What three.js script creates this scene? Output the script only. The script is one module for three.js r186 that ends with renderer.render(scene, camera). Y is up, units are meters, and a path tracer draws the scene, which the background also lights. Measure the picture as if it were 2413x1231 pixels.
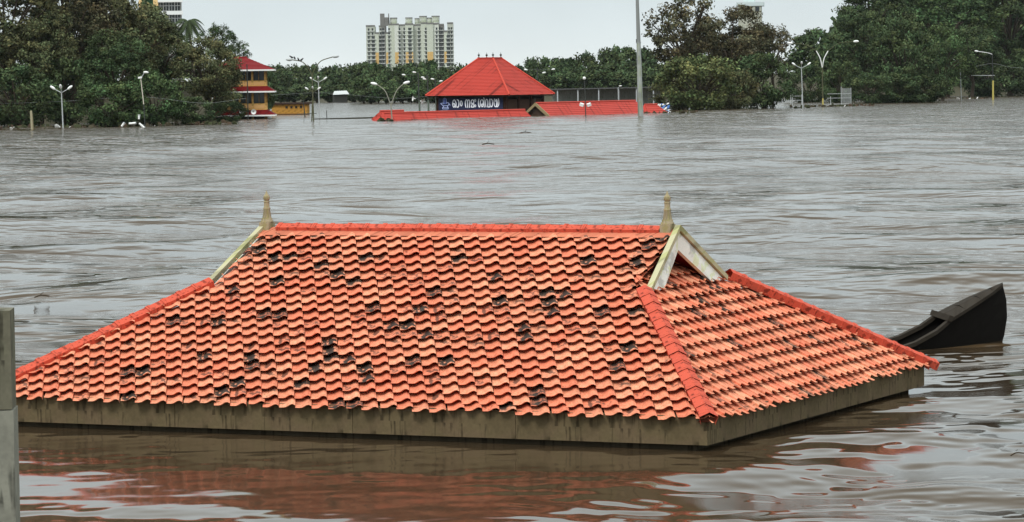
import * as THREE from 'three';
import { mergeGeometries } from 'three/addons/utils/BufferGeometryUtils.js';

// ---------------------------------------------------------------- camera, sky, sun, exposure
const F = 7980, CX = 1206.5, CY = 615.5, HORIZON = 200, EYE = 4.106;   // long lens, eye 4.1 m above the flood
const scene = new THREE.Scene();
const camera = new THREE.PerspectiveCamera(2 * Math.atan(615.5 / F) * 180 / Math.PI, 1024 / 522, 1, 20000);
camera.position.set(0, EYE, 0);
camera.rotation.order = 'YXZ';
camera.rotation.x = -Math.atan((CY - HORIZON) / F);
camera.rotation.z = -0.014;
camera.updateMatrixWorld(true);

const renderer = new THREE.WebGLRenderer({ antialias: true });
renderer.toneMapping = THREE.LinearToneMapping;
renderer.toneMappingExposure = 1.2;
renderer.shadowMap.enabled = true;

// noise helpers
function rng(seed) { let s = seed >>> 0; return () => { s = (s + 0x6D2B79F5) | 0; let t = Math.imul(s ^ (s >>> 15), 1 | s); t = (t + Math.imul(t ^ (t >>> 7), 61 | t)) ^ t; return ((t ^ (t >>> 14)) >>> 0) / 4294967296; }; }
function hash(x, y, s) { let h = Math.imul(x, 374761393) + Math.imul(y, 668265263) + Math.imul(s, 2147483647); h = Math.imul(h ^ (h >>> 13), 1274126177); return ((h ^ (h >>> 16)) >>> 0) / 4294967296; }
const fade = t => t * t * (3 - 2 * t);
function vnoise(x, y, per, s) {   // value noise, repeating every per cells
  const xi = Math.floor(x), yi = Math.floor(y), fx = fade(x - xi), fy = fade(y - yi);
  const m = v => ((v % per) + per) % per;
  const a = hash(m(xi), m(yi), s), b = hash(m(xi + 1), m(yi), s), c = hash(m(xi), m(yi + 1), s), d = hash(m(xi + 1), m(yi + 1), s);
  return a + (b - a) * fx + (c - a) * fy + (a - b - c + d) * fx * fy;
}
function fbm(u, v, base, oct, s) { let t = 0, a = 0.5, n = 0, p = base; for (let i = 0; i < oct; i++) { t += a * vnoise(u * p, v * p, p, s + i); n += a; a *= 0.5; p *= 2; } return t / n; }
const clamp = (x, a = 0, b = 1) => Math.min(b, Math.max(a, x));
const sstep = (a, b, x) => fade(clamp((x - a) / (b - a)));
const lerp = (a, b, t) => a + (b - a) * t;

// overcast sky: even cloud deck, brighter low down where it thins, CIE-like rise to the zenith
{
  const w = 4096, h = 2048, d = new Float32Array(w * h * 4);
  for (let j = 0; j < h; j++) {
    const el = ((j + 0.5) / h - 0.5) * Math.PI, e = el * 180 / Math.PI;
    for (let i = 0; i < w; i++) {
      const az = i / w;
      const n = fbm(az, clamp((el + 1.6) / 3.2), 24, 5, 11) - 0.5;
      const n2 = fbmFree(az * 220, e * 1.1, 29) - 0.5;
      const up = Math.max(0, Math.sin(el));
      let L = 0.58 * (1 + 1.6 * up) * (1 + 0.22 * n) * (1 + 0.12 * n2);
      const glow = Math.exp(-Math.max(0, e) / 0.75);
      let r = L * (0.88 + 0.08 * up), g = L * (1.0 + 0.02 * up), b = L * (1.04 - 0.03 * up);
      r += glow * 0.27; g += glow * 0.24; b += glow * 0.20;
      if (e < 0) { r = 0.6; g = 0.6; b = 0.58; }
      const k = (j * w + i) * 4; d[k] = r; d[k + 1] = g; d[k + 2] = b; d[k + 3] = 1;
    }
  }
  const t = new THREE.DataTexture(d, w, h, THREE.RGBAFormat, THREE.FloatType);
  t.mapping = THREE.EquirectangularReflectionMapping; t.magFilter = THREE.LinearFilter; t.needsUpdate = true;
  scene.background = t; scene.environment = t;
}
const sun = new THREE.DirectionalLight(new THREE.Color(1, 0.97, 0.92), 1.5);
sun.position.set(-160, 420, 260); sun.target.position.set(0, 0, -60);
sun.castShadow = true; sun.shadow.radius = 32;
Object.assign(sun.shadow.camera, { left: -300, right: 300, top: 300, bottom: -300, near: 1, far: 2000 });
scene.add(sun, sun.target);

// ---------------------------------------------------------------- helpers
const V = (x, y, z) => new THREE.Vector3(x, y, z);
function dirOf(px, py) { return V((px - CX) / F, -(py - CY) / F, -1).applyQuaternion(camera.quaternion); }
function at(px, py, depth) { const d = dirOf(px, py); return d.multiplyScalar(depth / -d.z).add(camera.position); }
function onWater(px, py) { const d = dirOf(px, py); return d.multiplyScalar(EYE / -d.y).add(camera.position); }

function texture(w, h, fn, { srgb = false, float = false, repeat = true } = {}) {
  const d = float ? new Float32Array(w * h * 4) : new Uint8Array(w * h * 4), o = [0, 0, 0, 1];
  for (let j = 0; j < h; j++) for (let i = 0; i < w; i++) {
    fn(i / w, j / h, o);
    const k = (j * w + i) * 4;
    if (float) { d[k] = o[0]; d[k + 1] = o[1]; d[k + 2] = o[2]; d[k + 3] = 1; }
    else { for (let c = 0; c < 3; c++) { let v = clamp(o[c]); if (srgb) v = v <= 0.0031308 ? 12.92 * v : 1.055 * Math.pow(v, 1 / 2.4) - 0.055; d[k + c] = Math.round(v * 255); } d[k + 3] = 255; }
  }
  const t = new THREE.DataTexture(d, w, h, THREE.RGBAFormat, float ? THREE.FloatType : THREE.UnsignedByteType);
  if (srgb) t.colorSpace = THREE.SRGBColorSpace;
  t.wrapS = t.wrapT = repeat ? THREE.RepeatWrapping : THREE.ClampToEdgeWrapping;
  t.magFilter = THREE.LinearFilter; t.minFilter = THREE.LinearMipmapLinearFilter; t.needsUpdate = true;
  return t;
}
const lin = (r, g, b) => new THREE.Color().setRGB(r, g, b);
function mat(color, roughness = 0.85, extra = {}) { return new THREE.MeshPhysicalMaterial({ color: lin(...color), roughness, specularIntensity: roughness >= 0.7 ? 0.25 : 0.8, ...extra }); }

const taken = new Map();
function numbered(name) { const n = taken.get(name) ?? 0; taken.set(name, n + 1); return n ? `${name}_${String(n).padStart(3, '0')}` : name; }
function tag(o, label, category, group, kind) { o.userData.label = label; o.userData.category = category; if (group) o.userData.group = group; if (kind) o.userData.kind = kind; return o; }
function thing(name, label, category, p, turn = 0, group) {
  const o = new THREE.Group(); o.name = numbered(name); if (p) o.position.copy(p); o.rotation.y = turn;
  tag(o, label, category, group); scene.add(o); return o;
}
function part(name, geo, material, parent, p) {
  const m = new THREE.Mesh(Array.isArray(geo) ? merge(geo) : geo, material); m.name = name; m.castShadow = m.receiveShadow = true;
  if (p) m.position.copy(p); parent.add(m); return m;
}
function structure(name, geo, material) { const m = part(name, geo, material, scene); m.userData.kind = 'structure'; return m; }
function plain(g) {   // same attributes everywhere, no index
  g = g.index ? g.toNonIndexed() : g;
  for (const k of Object.keys(g.attributes)) if (!['position', 'normal', 'uv', 'color'].includes(k)) g.deleteAttribute(k);
  if (!g.attributes.normal) g.computeVertexNormals();
  if (!g.attributes.uv) g.setAttribute('uv', new THREE.BufferAttribute(new Float32Array(g.attributes.position.count * 2), 2));
  return g;
}
function merge(list) { return mergeGeometries(list.map(plain), false); }
function box(w, h, d, x = 0, y = 0, z = 0, rx = 0, ry = 0, rz = 0) {   // uv in metres
  const g = new THREE.BoxGeometry(w, h, d), u = g.attributes.uv, n = g.attributes.normal, p = g.attributes.position;
  for (let i = 0; i < u.count; i++) {
    const ax = Math.abs(n.getX(i)), ay = Math.abs(n.getY(i));
    if (ax > 0.5) u.setXY(i, p.getZ(i), p.getY(i)); else if (ay > 0.5) u.setXY(i, p.getX(i), p.getZ(i)); else u.setXY(i, p.getX(i), p.getY(i));
  }
  if (rx || ry || rz) g.rotateX(rx).rotateY(ry).rotateZ(rz);
  return g.translate(x, y, z);
}
function rod(a, b, r1, r2 = r1, seg = 7) {
  const d = b.clone().sub(a), g = new THREE.CylinderGeometry(r2, r1, d.length(), seg, 1);
  g.translate(0, d.length() / 2, 0).applyQuaternion(new THREE.Quaternion().setFromUnitVectors(V(0, 1, 0), d.normalize()));
  return g.translate(a.x, a.y, a.z);
}
function tube(pts, r, seg = 6, n = 12) { return new THREE.TubeGeometry(new THREE.CatmullRomCurve3(pts), n, r, seg); }
function lathe(pts, seg = 12) { return new THREE.LatheGeometry(pts.map(([x, y]) => new THREE.Vector2(x, y)), seg); }
function quads(list) {   // flat faces given as arrays of corner points, uv from the longest plane
  const pos = [], uv = [];
  for (const q of list) for (let i = 1; i + 1 < q.length; i++) for (const p of [q[0], q[i], q[i + 1]]) { pos.push(p.x, p.y, p.z); uv.push(p.x + p.z * 0.7, p.y + p.z * 0.3); }
  const g = new THREE.BufferGeometry();
  g.setAttribute('position', new THREE.Float32BufferAttribute(pos, 3)); g.setAttribute('uv', new THREE.Float32BufferAttribute(uv, 2)); g.computeVertexNormals(); return g;
}
function clip(g, keep) {   // keeps what lies where keep(p) >= 0 (keep must be linear)
  g = plain(g); const P = g.attributes.position, U = g.attributes.uv, pos = [], uv = [], a = V(), b = V();
  for (let t = 0; t < P.count; t += 3) {
    const c = [0, 1, 2].map(i => { a.fromBufferAttribute(P, t + i); return { p: a.clone(), u: [U.getX(t + i), U.getY(t + i)], d: keep(a) }; }), out = [];
    for (let i = 0; i < 3; i++) {
      const A = c[i], B = c[(i + 1) % 3];
      if (A.d >= 0) out.push(A);
      if ((A.d >= 0) !== (B.d >= 0)) { const k = A.d / (A.d - B.d); out.push({ p: A.p.clone().lerp(B.p, k), u: [lerp(A.u[0], B.u[0], k), lerp(A.u[1], B.u[1], k)] }); }
    }
    for (let i = 1; i + 1 < out.length; i++) for (const q of [out[0], out[i], out[i + 1]]) { pos.push(q.p.x, q.p.y, q.p.z); uv.push(...q.u); }
  }
  if (!pos.length) return null;
  const o = new THREE.BufferGeometry();
  o.setAttribute('position', new THREE.Float32BufferAttribute(pos, 3)); o.setAttribute('uv', new THREE.Float32BufferAttribute(uv, 2)); o.computeVertexNormals(); return o;
}

// ---------------------------------------------------------------- materials
const concreteMap = texture(512, 512, (u, v, o) => {
  const n = fbm(u, v, 6, 6, 3), f = fbm(u, v, 64, 3, 9), drip = fbm(u, v * 0.12, 40, 3, 21), g = fbm(u, v, 5, 4, 31);
  let k = 0.62 + 0.5 * n + 0.25 * (f - 0.5) - 0.55 * sstep(0.52, 0.75, drip) * sstep(0.35, 0.6, n);
  const moss = 0.2 * sstep(0.5, 0.7, g);
  o[0] = k * (1 - 0.16 * moss); o[1] = k * (1 + 0.06 * moss); o[2] = k * (1 - 0.25 * moss);
}, { srgb: true });
concreteMap.repeat.set(0.55, 0.55);
const paleMap = texture(512, 512, (u, v, o) => {   // lime-washed trim with lichen and soot
  const n = fbm(u, v, 7, 6, 43), l = fbm(u, v, 10, 5, 47), f = fbm(u, v, 80, 2, 49);
  const dirt = sstep(0.55, 0.72, n), li = sstep(0.56, 0.66, l);
  const k = 0.93 + 0.16 * (f - 0.5) - 0.3 * dirt;
  o[0] = k * (1 - 0.12 * li); o[1] = k * (1 - 0.08 * li); o[2] = k * (1 - 0.3 * li) * 0.95;
}, { srgb: true });
paleMap.repeat.set(1.1, 1.1);
const CELLS = 6;
const tileMap = texture(1536, 1536, (u, v, o) => {   // 36 roof tiles, some with black lichen and soot
  const ci = Math.floor(u * CELLS), cj = Math.floor(v * CELLS), id = cj * CELLS + ci, lu = u * CELLS - ci, lv = v * CELLS - cj;
  const h1 = hash(id, 1, 77), h2 = hash(id, 2, 77);
  const n = fbm(u, v, 36, 5, 61), f = fbm(u, v, 256, 2, 63), sp = fbm(u, v, 96, 3, 67), st = fbm(u * 1.0, v * 0.3, 72, 4, 71);
  const tone = 0.9 + 0.16 * h1, warm = h2;
  let r = 0.68 * tone, g = (0.195 + 0.10 * warm) * tone, b = (0.105 + 0.065 * warm) * tone;
  const m = 1 + 0.5 * (n - 0.5) + 0.3 * (f - 0.5); r *= m; g *= m * (1 + 0.3 * (sp - 0.5)); b *= m;
  const red = sstep(0.56, 0.68, sp) * 0.55; r *= 1 - 0.35 * red; g *= 1 - 0.62 * red; b *= 1 - 0.62 * red;
  const row = cj;                    // rows 0-2 clean, 3-4 specked, 5 blackened
  const amount = row < 3 ? 0 : row < 5 ? 0.30 : 0.72;
  if (amount) {
    const bl = fbm(u, v, 30, 6, 83), cen = 1 - Math.hypot((lu - 0.45 - 0.3 * h1 * (row < 5 ? 1 : 0.4)) * 1.7, (lv - 0.30 - 0.25 * h2) * 1.8);
    const dark = sstep(0.44, 0.60, bl * 0.62 + amount * 0.26 + cen * 0.22 - 0.03) * (row < 5 ? 0.75 : 0.97);
    const green = sstep(0.5, 0.7, st) * 0.5;
    r = lerp(r, 0.02 + 0.01 * green, dark); g = lerp(g, 0.018 + 0.02 * green, dark); b = lerp(b, 0.016 + 0.012 * green, dark);
  }
  o[0] = r; o[1] = g; o[2] = b;
}, { srgb: true });
const M = {
  tile: mat([1, 1, 1], 0.72, { map: tileMap }),
  ridge: mat([0.54, 0.088, 0.05], 0.75, { map: texture(256, 256, (u, v, o) => { const n = fbm(u, v, 8, 5, 91), s = fbm(u, v, 20, 4, 93), k = 0.8 + 0.4 * n - 0.55 * sstep(0.62, 0.72, s); o[0] = k; o[1] = k * (1 + 0.1 * (n - 0.5)); o[2] = k; }, { srgb: true }) }),
  mortar: mat([0.60, 0.19, 0.11], 0.9, { map: concreteMap }),
  underlay: mat([0.12, 0.035, 0.02], 0.95),
  fascia: mat([0.15, 0.108, 0.062], 0.9, { map: concreteMap }),
  wall: mat([0.07, 0.055, 0.035], 0.95, { map: concreteMap }),
  post: mat([0.24, 0.24, 0.19], 0.95, { map: concreteMap }),
  pale: mat([0.86, 0.86, 0.83], 0.85, { map: paleMap }),
  verge: mat([0.48, 0.45, 0.30], 0.95, { map: paleMap }),
  redPaint: mat([0.16, 0.006, 0.008], 0.8),
  finial: mat([0.36, 0.295, 0.20], 0.9, { map: paleMap }),
  white: mat([0.82, 0.82, 0.8], 0.6),
  lampGrey: mat([0.45, 0.47, 0.47], 0.55, { metalness: 0.2 }),
  darkMetal: mat([0.035, 0.04, 0.035], 0.6),
  black: mat([0.008, 0.008, 0.008], 0.95),
};

// ---------------------------------------------------------------- water
const TILE = 51.2, RES = 1024, NEAR_Z = 28, NEAR_L = 102.4;
const waveTile = new Float32Array(RES * RES);
{
  const r = rng(5), waves = [];
  for (let i = 0; i < 300; i++) {
    const lam = 0.30 * Math.pow(10, r() * 1.35), k = TILE / lam, th = (r() - 0.5) * 2.4 + (r() < 0.5 ? 0 : Math.PI) + Math.PI / 2;
    const kx = Math.round(k * Math.cos(th)), ky = Math.round(k * Math.sin(th)), kk = Math.hypot(kx, ky) * 2 * Math.PI / TILE;
    if (!kx && !ky) continue;
    waves.push([kx, ky, r() * 6.283, 0.024 / kk]);
  }
  // separable phases keep this quick
  const N = RES, cx = [], cz = [];
  for (const [kx, ky, ph, a] of waves) {
    const C = new Float32Array(N), S = new Float32Array(N), C2 = new Float32Array(N), S2 = new Float32Array(N);
    for (let i = 0; i < N; i++) { const p = 2 * Math.PI * kx * i / N + ph; C[i] = Math.cos(p) * a; S[i] = Math.sin(p) * a; const q = 2 * Math.PI * ky * i / N; C2[i] = Math.cos(q); S2[i] = Math.sin(q); }
    for (let j = 0; j < N; j++) { const c2 = C2[j], s2 = S2[j], o = j * N; for (let i = 0; i < N; i++) waveTile[o + i] += C[i] * c2 - S[i] * s2; }
  }
}
const tileAt = (i, j) => waveTile[(((j % RES) + RES) % RES) * RES + (((i % RES) + RES) % RES)];
const BUMP = 0.5;   // metres from black to white
// calm lee in front of the sunken hall
const HALL = { x: 2.145, z: -37.465, yaw: 0.437, W: 9.638, D: 7.719 };
function calm(x, z) {   // 0 calm .. 1 open river
  const dx = x - HALL.x, dz = z - HALL.z, c = Math.cos(HALL.yaw), s = Math.sin(HALL.yaw);
  const lx = dx * c + dz * s, lz = -dx * s + dz * c;   // hall axes: lx to the right, lz toward the viewer
  const ex = Math.max(0, lx + 0.2, -10.5 - lx), ez = Math.max(0, lz - 6.0, -lz - HALL.D);
  const e = Math.hypot(ex * 1.3, ez);
  const wob = vnoise(x * 0.7 + 40, z * 0.7 + 400, 4096, 5) * 1.4;
  return lerp(0.075, 1, sstep(0.0, 3.8, e + (wob - 0.7)));
}
const gust = (x, z) => 0.55 + 0.9 * fbmFree(x * 0.05, z * 0.022, 3);
function fbmFree(x, y, s) { let t = 0, a = 0.5; for (let i = 0; i < 4; i++) { t += a * vnoise(x + 500, y + 500, 65536, s + i); x *= 2; y *= 2; a *= 0.5; } return t / 0.9375; }
const bumpFar = texture(RES, RES, (u, v, o) => { const h = 0.5 + tileAt(Math.round(u * RES), Math.round(v * RES)) / BUMP; o[0] = o[1] = o[2] = h; }, { float: true });
const bumpNear = texture(1024, 2048, (u, v, o) => {
  const x = (u - 0.5) * TILE, d = NEAR_Z + v * NEAR_L;
  const h = tileAt(Math.round(x / TILE * RES), Math.round(d / TILE * RES));
  const k = lerp(calm(x, -d), 1, sstep(100, 130, d));
  o[0] = o[1] = o[2] = 0.5 + h * k / BUMP;
}, { float: true, repeat: false });
bumpNear.offset.set(0.5, -NEAR_Z / NEAR_L); bumpNear.repeat.set(1, 0.5);
const siltMap = texture(1024, 1024, (u, v, o) => { const n = fbm(u, v, 6, 7, 101), m = fbm(u, v, 20, 5, 103), k = 0.78 + 0.3 * n + 0.18 * (m - 0.5); o[0] = k; o[1] = k * (0.96 + 0.08 * m); o[2] = k * (0.9 + 0.2 * m); }, { srgb: true });
const waterLook = { color: lin(0.064, 0.043, 0.024), roughness: 0.07, ior: 1.36, map: siltMap };
const waterNear = new THREE.MeshPhysicalMaterial({ ...waterLook, bumpMap: bumpNear, bumpScale: BUMP });
const waterFar = new THREE.MeshPhysicalMaterial({ ...waterLook, roughness: 0.1, bumpMap: bumpFar, bumpScale: BUMP });
function swell(x, z, d) {   // long waves that the mesh itself carries
  let h = 0; const lo = d * 0.03;
  for (const [lam, th, a, ph] of SWELLS) { if (lam < lo) continue; const k = 2 * Math.PI / lam; h += a * sstep(lo, lo * 2, lam) * Math.sin(k * (x * Math.cos(th) + z * Math.sin(th)) + ph); }
  return h;
}
const SWELLS = (() => { const r = rng(8), o = []; for (let i = 0; i < 34; i++) { const lam = 1.6 * Math.pow(16, r()), th = Math.PI / 2 + (r() - 0.5) * 2.2; o.push([lam, th, 0.0026 * lam, r() * 6.28]); } return o; })();
{
  const rows = [], near = [], far = [];
  for (let d = 26; d < 9000;) { rows.push(d); d += d < 900 ? Math.max(0.1, d * 0.0038) : d * 0.08; }
  const NC = 300, pos = [], uv = [];
  for (const d of rows) for (let i = 0; i <= NC; i++) {
    const x = (i / NC - 0.5) * 2 * (d * 0.2 + 4), z = -d;
    const y = d < 900 ? swell(x, z, d) * Math.pow(calm(x, z), 1.2) * gust(x, z) * (1 - sstep(500, 900, d)) : 0;
    pos.push(x, y, z); uv.push(x / TILE, d / TILE);
  }
  const idxN = [], idxF = [];
  for (let j = 0; j + 1 < rows.length; j++) for (let i = 0; i < NC; i++) {
    const a = j * (NC + 1) + i, b = a + 1, c = a + NC + 1, e = c + 1;
    const xs = [pos[a * 3], pos[b * 3], pos[c * 3], pos[e * 3]];
    const isNear = rows[j] > NEAR_Z + 0.1 && rows[j + 1] < NEAR_Z + NEAR_L - 0.5 && Math.min(...xs) > -25.4 && Math.max(...xs) < 25.4;
    (isNear ? idxN : idxF).push(a, b, c, b, e, c);
  }
  // flat outskirts
  const base = pos.length / 3, S = 9000;
  const skirt = [[-S, -0.35, 60], [S, -0.35, 60], [S, -0.35, -S], [-S, -0.35, -S]];
  for (const p of skirt) { pos.push(...p); uv.push(p[0] / TILE, -p[2] / TILE); }
  idxF.push(base, base + 1, base + 2, base, base + 2, base + 3);
  const g = new THREE.BufferGeometry();
  g.setAttribute('position', new THREE.Float32BufferAttribute(pos, 3)); g.setAttribute('uv', new THREE.Float32BufferAttribute(uv, 2));
  const index = new Uint32Array(idxN.length + idxF.length); index.set(idxN, 0); index.set(idxF, idxN.length);
  g.setIndex(new THREE.BufferAttribute(index, 1));
  g.addGroup(0, idxN.length, 0); g.addGroup(idxN.length, idxF.length, 1);
  g.computeVertexNormals();
  const m = new THREE.Mesh(g, [waterNear, waterFar]); m.name = 'water'; m.receiveShadow = true; m.castShadow = true; m.userData.kind = 'structure'; m.userData.label = 'brown flood water with grey sky reflections and streaky ripples'; scene.add(m);
}
// ---------------------------------------------------------------- sunken hall in front
{
  const { W, D } = HALL, yb = 0.07, fh = 0.322, ye = yb + fh, t = Math.tan(0.456), ga = 1.84, gb = 2.558, ts = t * gb / ga;
  const hall = thing('sunken_hall', 'red tiled roof of a flooded hall, concrete eaves just above the brown water', 'building', V(HALL.x, 0, HALL.z), -HALL.yaw);
  const ov = 0.13;   // tiles overhang the eaves board
  const ridgeY = ye + D / 2 * t;
  const R = rng(2024);
  // eaves boards in cast panels
  const cuts = [0, 2.35, 4.45, 6.85, W];
  for (let i = 0; i + 1 < cuts.length; i++) part('eaves_panel', box(cuts[i + 1] - cuts[i] - 0.006, fh, 0.09, -(cuts[i] + cuts[i + 1]) / 2, yb + fh / 2, -0.045), M.fascia, hall);
  const sideCuts = [0.09, 3.0, 5.6, D];
  for (let i = 0; i + 1 < sideCuts.length; i++) part('eaves_panel', box(0.09, fh, sideCuts[i + 1] - sideCuts[i] - 0.004, -0.045, yb + fh / 2, -(sideCuts[i] + sideCuts[i + 1]) / 2), M.fascia, hall);
  part('eaves_panel', box(0.09, fh, D - 0.1, -W + 0.045, yb + fh / 2, -D / 2), M.fascia, hall);
  part('eaves_panel', box(W - 0.2, fh, 0.09, -W / 2, yb + fh / 2, -D + 0.045), M.fascia, hall);
  part('wall', box(W - 0.36, 2.2, D - 0.22, -W / 2, -1.1 + yb + 0.12, -D / 2), M.wall, hall);
  // body under the tiles
  const A = V(0, ye - 0.1, 0), B = V(-W, ye - 0.1, 0), C = V(-W, ye - 0.1, -D), E = V(0, ye - 0.1, -D);
  const low = -0.10, P = (x, z, y) => V(x, y + low, z), hg = ye + gb * t;
  const gx = ga + 0.12, gi = ga + 0.5, hi = ye + gi * ts;   // where the end slopes run in under the gablets
  part('roof_deck', quads([
    [A, B, P(-W + ga, -gb, hg), P(-ga, -gb, hg)], [P(-W + gx, -gb, hg), P(-W + gx, -D / 2, ridgeY), P(-gx, -D / 2, ridgeY), P(-gx, -gb, hg)],
    [C, E, P(-ga, -D + gb, hg), P(-W + ga, -D + gb, hg)], [P(-gx, -D + gb, hg), P(-gx, -D / 2, ridgeY), P(-W + gx, -D / 2, ridgeY), P(-W + gx, -D + gb, hg)],
    [E, A, P(-ga, -gb, hg), P(-ga, -D + gb, hg)], [P(-ga, -gb, hg), P(-gi, -gi * gb / ga, hi), P(-gi, -D + gi * gb / ga, hi), P(-ga, -D + gb, hg)],
    [B, C, P(-W + ga, -D + gb, hg), P(-W + ga, -gb, hg)], [P(-W + ga, -D + gb, hg), P(-W + gi, -D + gi * gb / ga, hi), P(-W + gi, -gi * gb / ga, hi), P(-W + ga, -gb, hg)],
    [A, E, C, B],
  ]), M.underlay, hall);

  // roof tile: thin shell, raised nose, rolled edge
  const TW = W / 44, TL = 0.36, EXP = 0.2045;
  function tileGeo(cell, mirror, hump, slant, jr) {
    const nx = 7, pos = [], uv = [], ci = cell % CELLS, cj = Math.floor(cell / CELLS);
    const prof = u => u < 0.3 ? 0.06 * u : u < 0.84 ? 0.018 + 0.982 * fade((u - 0.3) / 0.54) : 1 - 0.9 * Math.pow((u - 0.84) / 0.16, 2) * 0.35;
    const jz = (jr() - 0.5) * 0.008, jt = (jr() - 0.5) * 0.014;
    const top = (u, v) => {   // v 0 at the nose, 1 at the head
      const s = prof(u), y0 = slant * EXP * s;
      const y = y0 + (TL - y0) * v;
      return V((mirror ? 1 - u : u) * TW * 1.006 - TW / 2 + (mirror ? 0.5 : -0.5) * TW * y / EXP, y, 0.074 + jz + (u - 0.5) * jt - 0.27 * y + hump * s);
    };
    const uvOf = (u, v) => [(ci + 0.06 + 0.88 * u) / CELLS, (cj + 0.06 + 0.88 * v) / CELLS];
    const tri = (...l) => { const f = mirror ? [l[0], l[2], l[1]] : l; for (const [p, q] of f) { pos.push(p.x, p.y, p.z); uv.push(...q); } };
    const vs = [0, 0.42, 1];
    for (let i = 0; i < nx; i++) {
      const u0 = i / nx, u1 = (i + 1) / nx;
      for (let k = 0; k < 2; k++) {
        const a = [top(u0, vs[k]), uvOf(u0, vs[k])], b = [top(u1, vs[k]), uvOf(u1, vs[k])], c = [top(u1, vs[k + 1]), uvOf(u1, vs[k + 1])], d = [top(u0, vs[k + 1]), uvOf(u0, vs[k + 1])];
        tri(a, b, c); tri(a, c, d);
      }
      const a = top(u0, 0), b = top(u1, 0), th = 0.016, a2 = a.clone(), b2 = b.clone(); a2.z -= th; b2.z -= th; a2.y += 0.018; b2.y += 0.018;
      tri([a2, uvOf(u0, 0)], [b2, uvOf(u1, 0)], [b, uvOf(u1, 0.04)]); tri([a2, uvOf(u0, 0)], [b, uvOf(u1, 0.04)], [a, uvOf(u0, 0.04)]);
    }
    const a = top(1, 0), b = top(1, 1), a2 = a.clone(), b2 = b.clone(); a2.z -= 0.04; b2.z -= 0.03;
    tri([a2, uvOf(1, 0)], [b2, uvOf(1, 1)], [b, uvOf(1, 1)]); tri([a2, uvOf(1, 0)], [b, uvOf(1, 1)], [a, uvOf(1, 0)]);
    const g = new THREE.BufferGeometry();
    g.setAttribute('position', new THREE.Float32BufferAttribute(pos, 3)); g.setAttribute('uv', new THREE.Float32BufferAttribute(uv, 2)); g.computeVertexNormals();
    return g;
  }
  const jr = rng(31), frontGeo = [], sideGeo = [];
  for (let c = 0; c < CELLS * CELLS; c++) { frontGeo.push(tileGeo(c, false, 0.036, 0.2, jr)); sideGeo.push(tileGeo(c, true, 0.022, 0.24, jr)); }
  const pick = (x, z) => {   // blackened tiles gather in patches
    const n = fbmFree(x * 0.55 + 3, z * 0.55 + 9, 17), r = R();
    const p = 0.35 * sstep(0.5, 0.72, n) + 0.65 * Math.exp(-((x + 3.0) ** 2 / 3.5 + (z + 1.9) ** 2 / 1.3));
    const row = r < 0.03 + 0.22 * p ? 5 : r < 0.16 + 0.42 * p ? 3 + Math.floor(R() * 2) : Math.floor(R() * 3);
    return row * CELLS + Math.floor(R() * CELLS);
  };
  function layTiles(slope, geos, origin, across, upslope, width, rows, edge, wholeRows) {
    const n = across.clone().cross(upslope).normalize(), basis = new THREE.Matrix4(), rest = [];
    const cols = Math.ceil(width / TW) + 2;
    for (let r = 0; r < rows; r++) for (let c = -1; c < cols; c++) {
      const off = (r % 2) * 0.5;
      let up = r * EXP + (R() - 0.5) * 0.010, tiltA = (R() - 0.5) * 0.05;
      if (r === 0 && R() < 0.36) up += 0.035 + R() * 0.02;
      const p = origin.clone().addScaledVector(across, (c + off + 0.5) * TW + (R() - 0.5) * 0.006).addScaledVector(upslope, up).addScaledVector(n, -0.045 + (R() - 0.5) * 0.005);
      const mid = p.clone().addScaledVector(upslope, EXP / 2);
      const k = pick(p.x, p.z);
      const keeps = edge(mid);
      const a2 = across.clone().multiplyScalar(Math.cos(tiltA)).addScaledVector(upslope, Math.sin(tiltA)), u2 = n.clone().cross(a2);
      basis.makeBasis(a2, u2, n).setPosition(p);
      let worst = 1e9; for (const f of keeps) worst = Math.min(worst, f(mid));
      if (worst < -0.45) continue;
      if (worst > 0.45 && r < wholeRows) {
        const m = part('tile', geos[k], M.tile, slope); m.applyMatrix4(basis);
      } else {
        let g = geos[k].clone().applyMatrix4(basis);
        if (worst <= 0.45) for (const f of keeps) { g = g && clip(g, f); }
        if (g) rest.push(g);
      }
    }
    const m = part('tile_courses', merge(rest), M.tile, slope); m.userData.kind = 'stuff';
  }
  const cf = Math.cos(0.456), sf = Math.sin(0.456);
  const frontSlope = new THREE.Group(); frontSlope.name = 'front_slope'; hall.add(frontSlope);
  const hipKeep = p => (gb * -p.x + ga * p.z) / Math.hypot(ga, gb);                 // front slope side of the corner hip
  const hipKeepL = p => (gb * (p.x + W) + ga * p.z) / Math.hypot(ga, gb);
  layTiles(frontSlope, frontGeo, V(-W - 0.1, ye - ov * sf, ov * cf), V(1, 0, 0), V(0, sf, -cf), W + 0.2, 21,
    m => m.z > -gb + 0.05 ? [hipKeep, hipKeepL] : [p => -p.x - gx + 0.02, p => p.x + W - gx + 0.02], 5);
  const cs = 1 / Math.hypot(1, ts), ss = ts * cs;
  const endSlope = new THREE.Group(); endSlope.name = 'end_slope'; hall.add(endSlope);
  const endFront = p => -(gb * -p.x + ga * p.z) / Math.hypot(ga, gb);
  const endBack = p => (gb * p.x + ga * (p.z + D)) / Math.hypot(ga, gb);
  layTiles(endSlope, sideGeo, V(ov * cs, ye - ov * ss, 0.1), V(0, 0, -1), V(-cs, ss, 0), D + 0.2, Math.ceil((gi + 0.1) / cs / EXP),
    m => [endFront, endBack, p => p.x + gi], 3);

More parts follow.
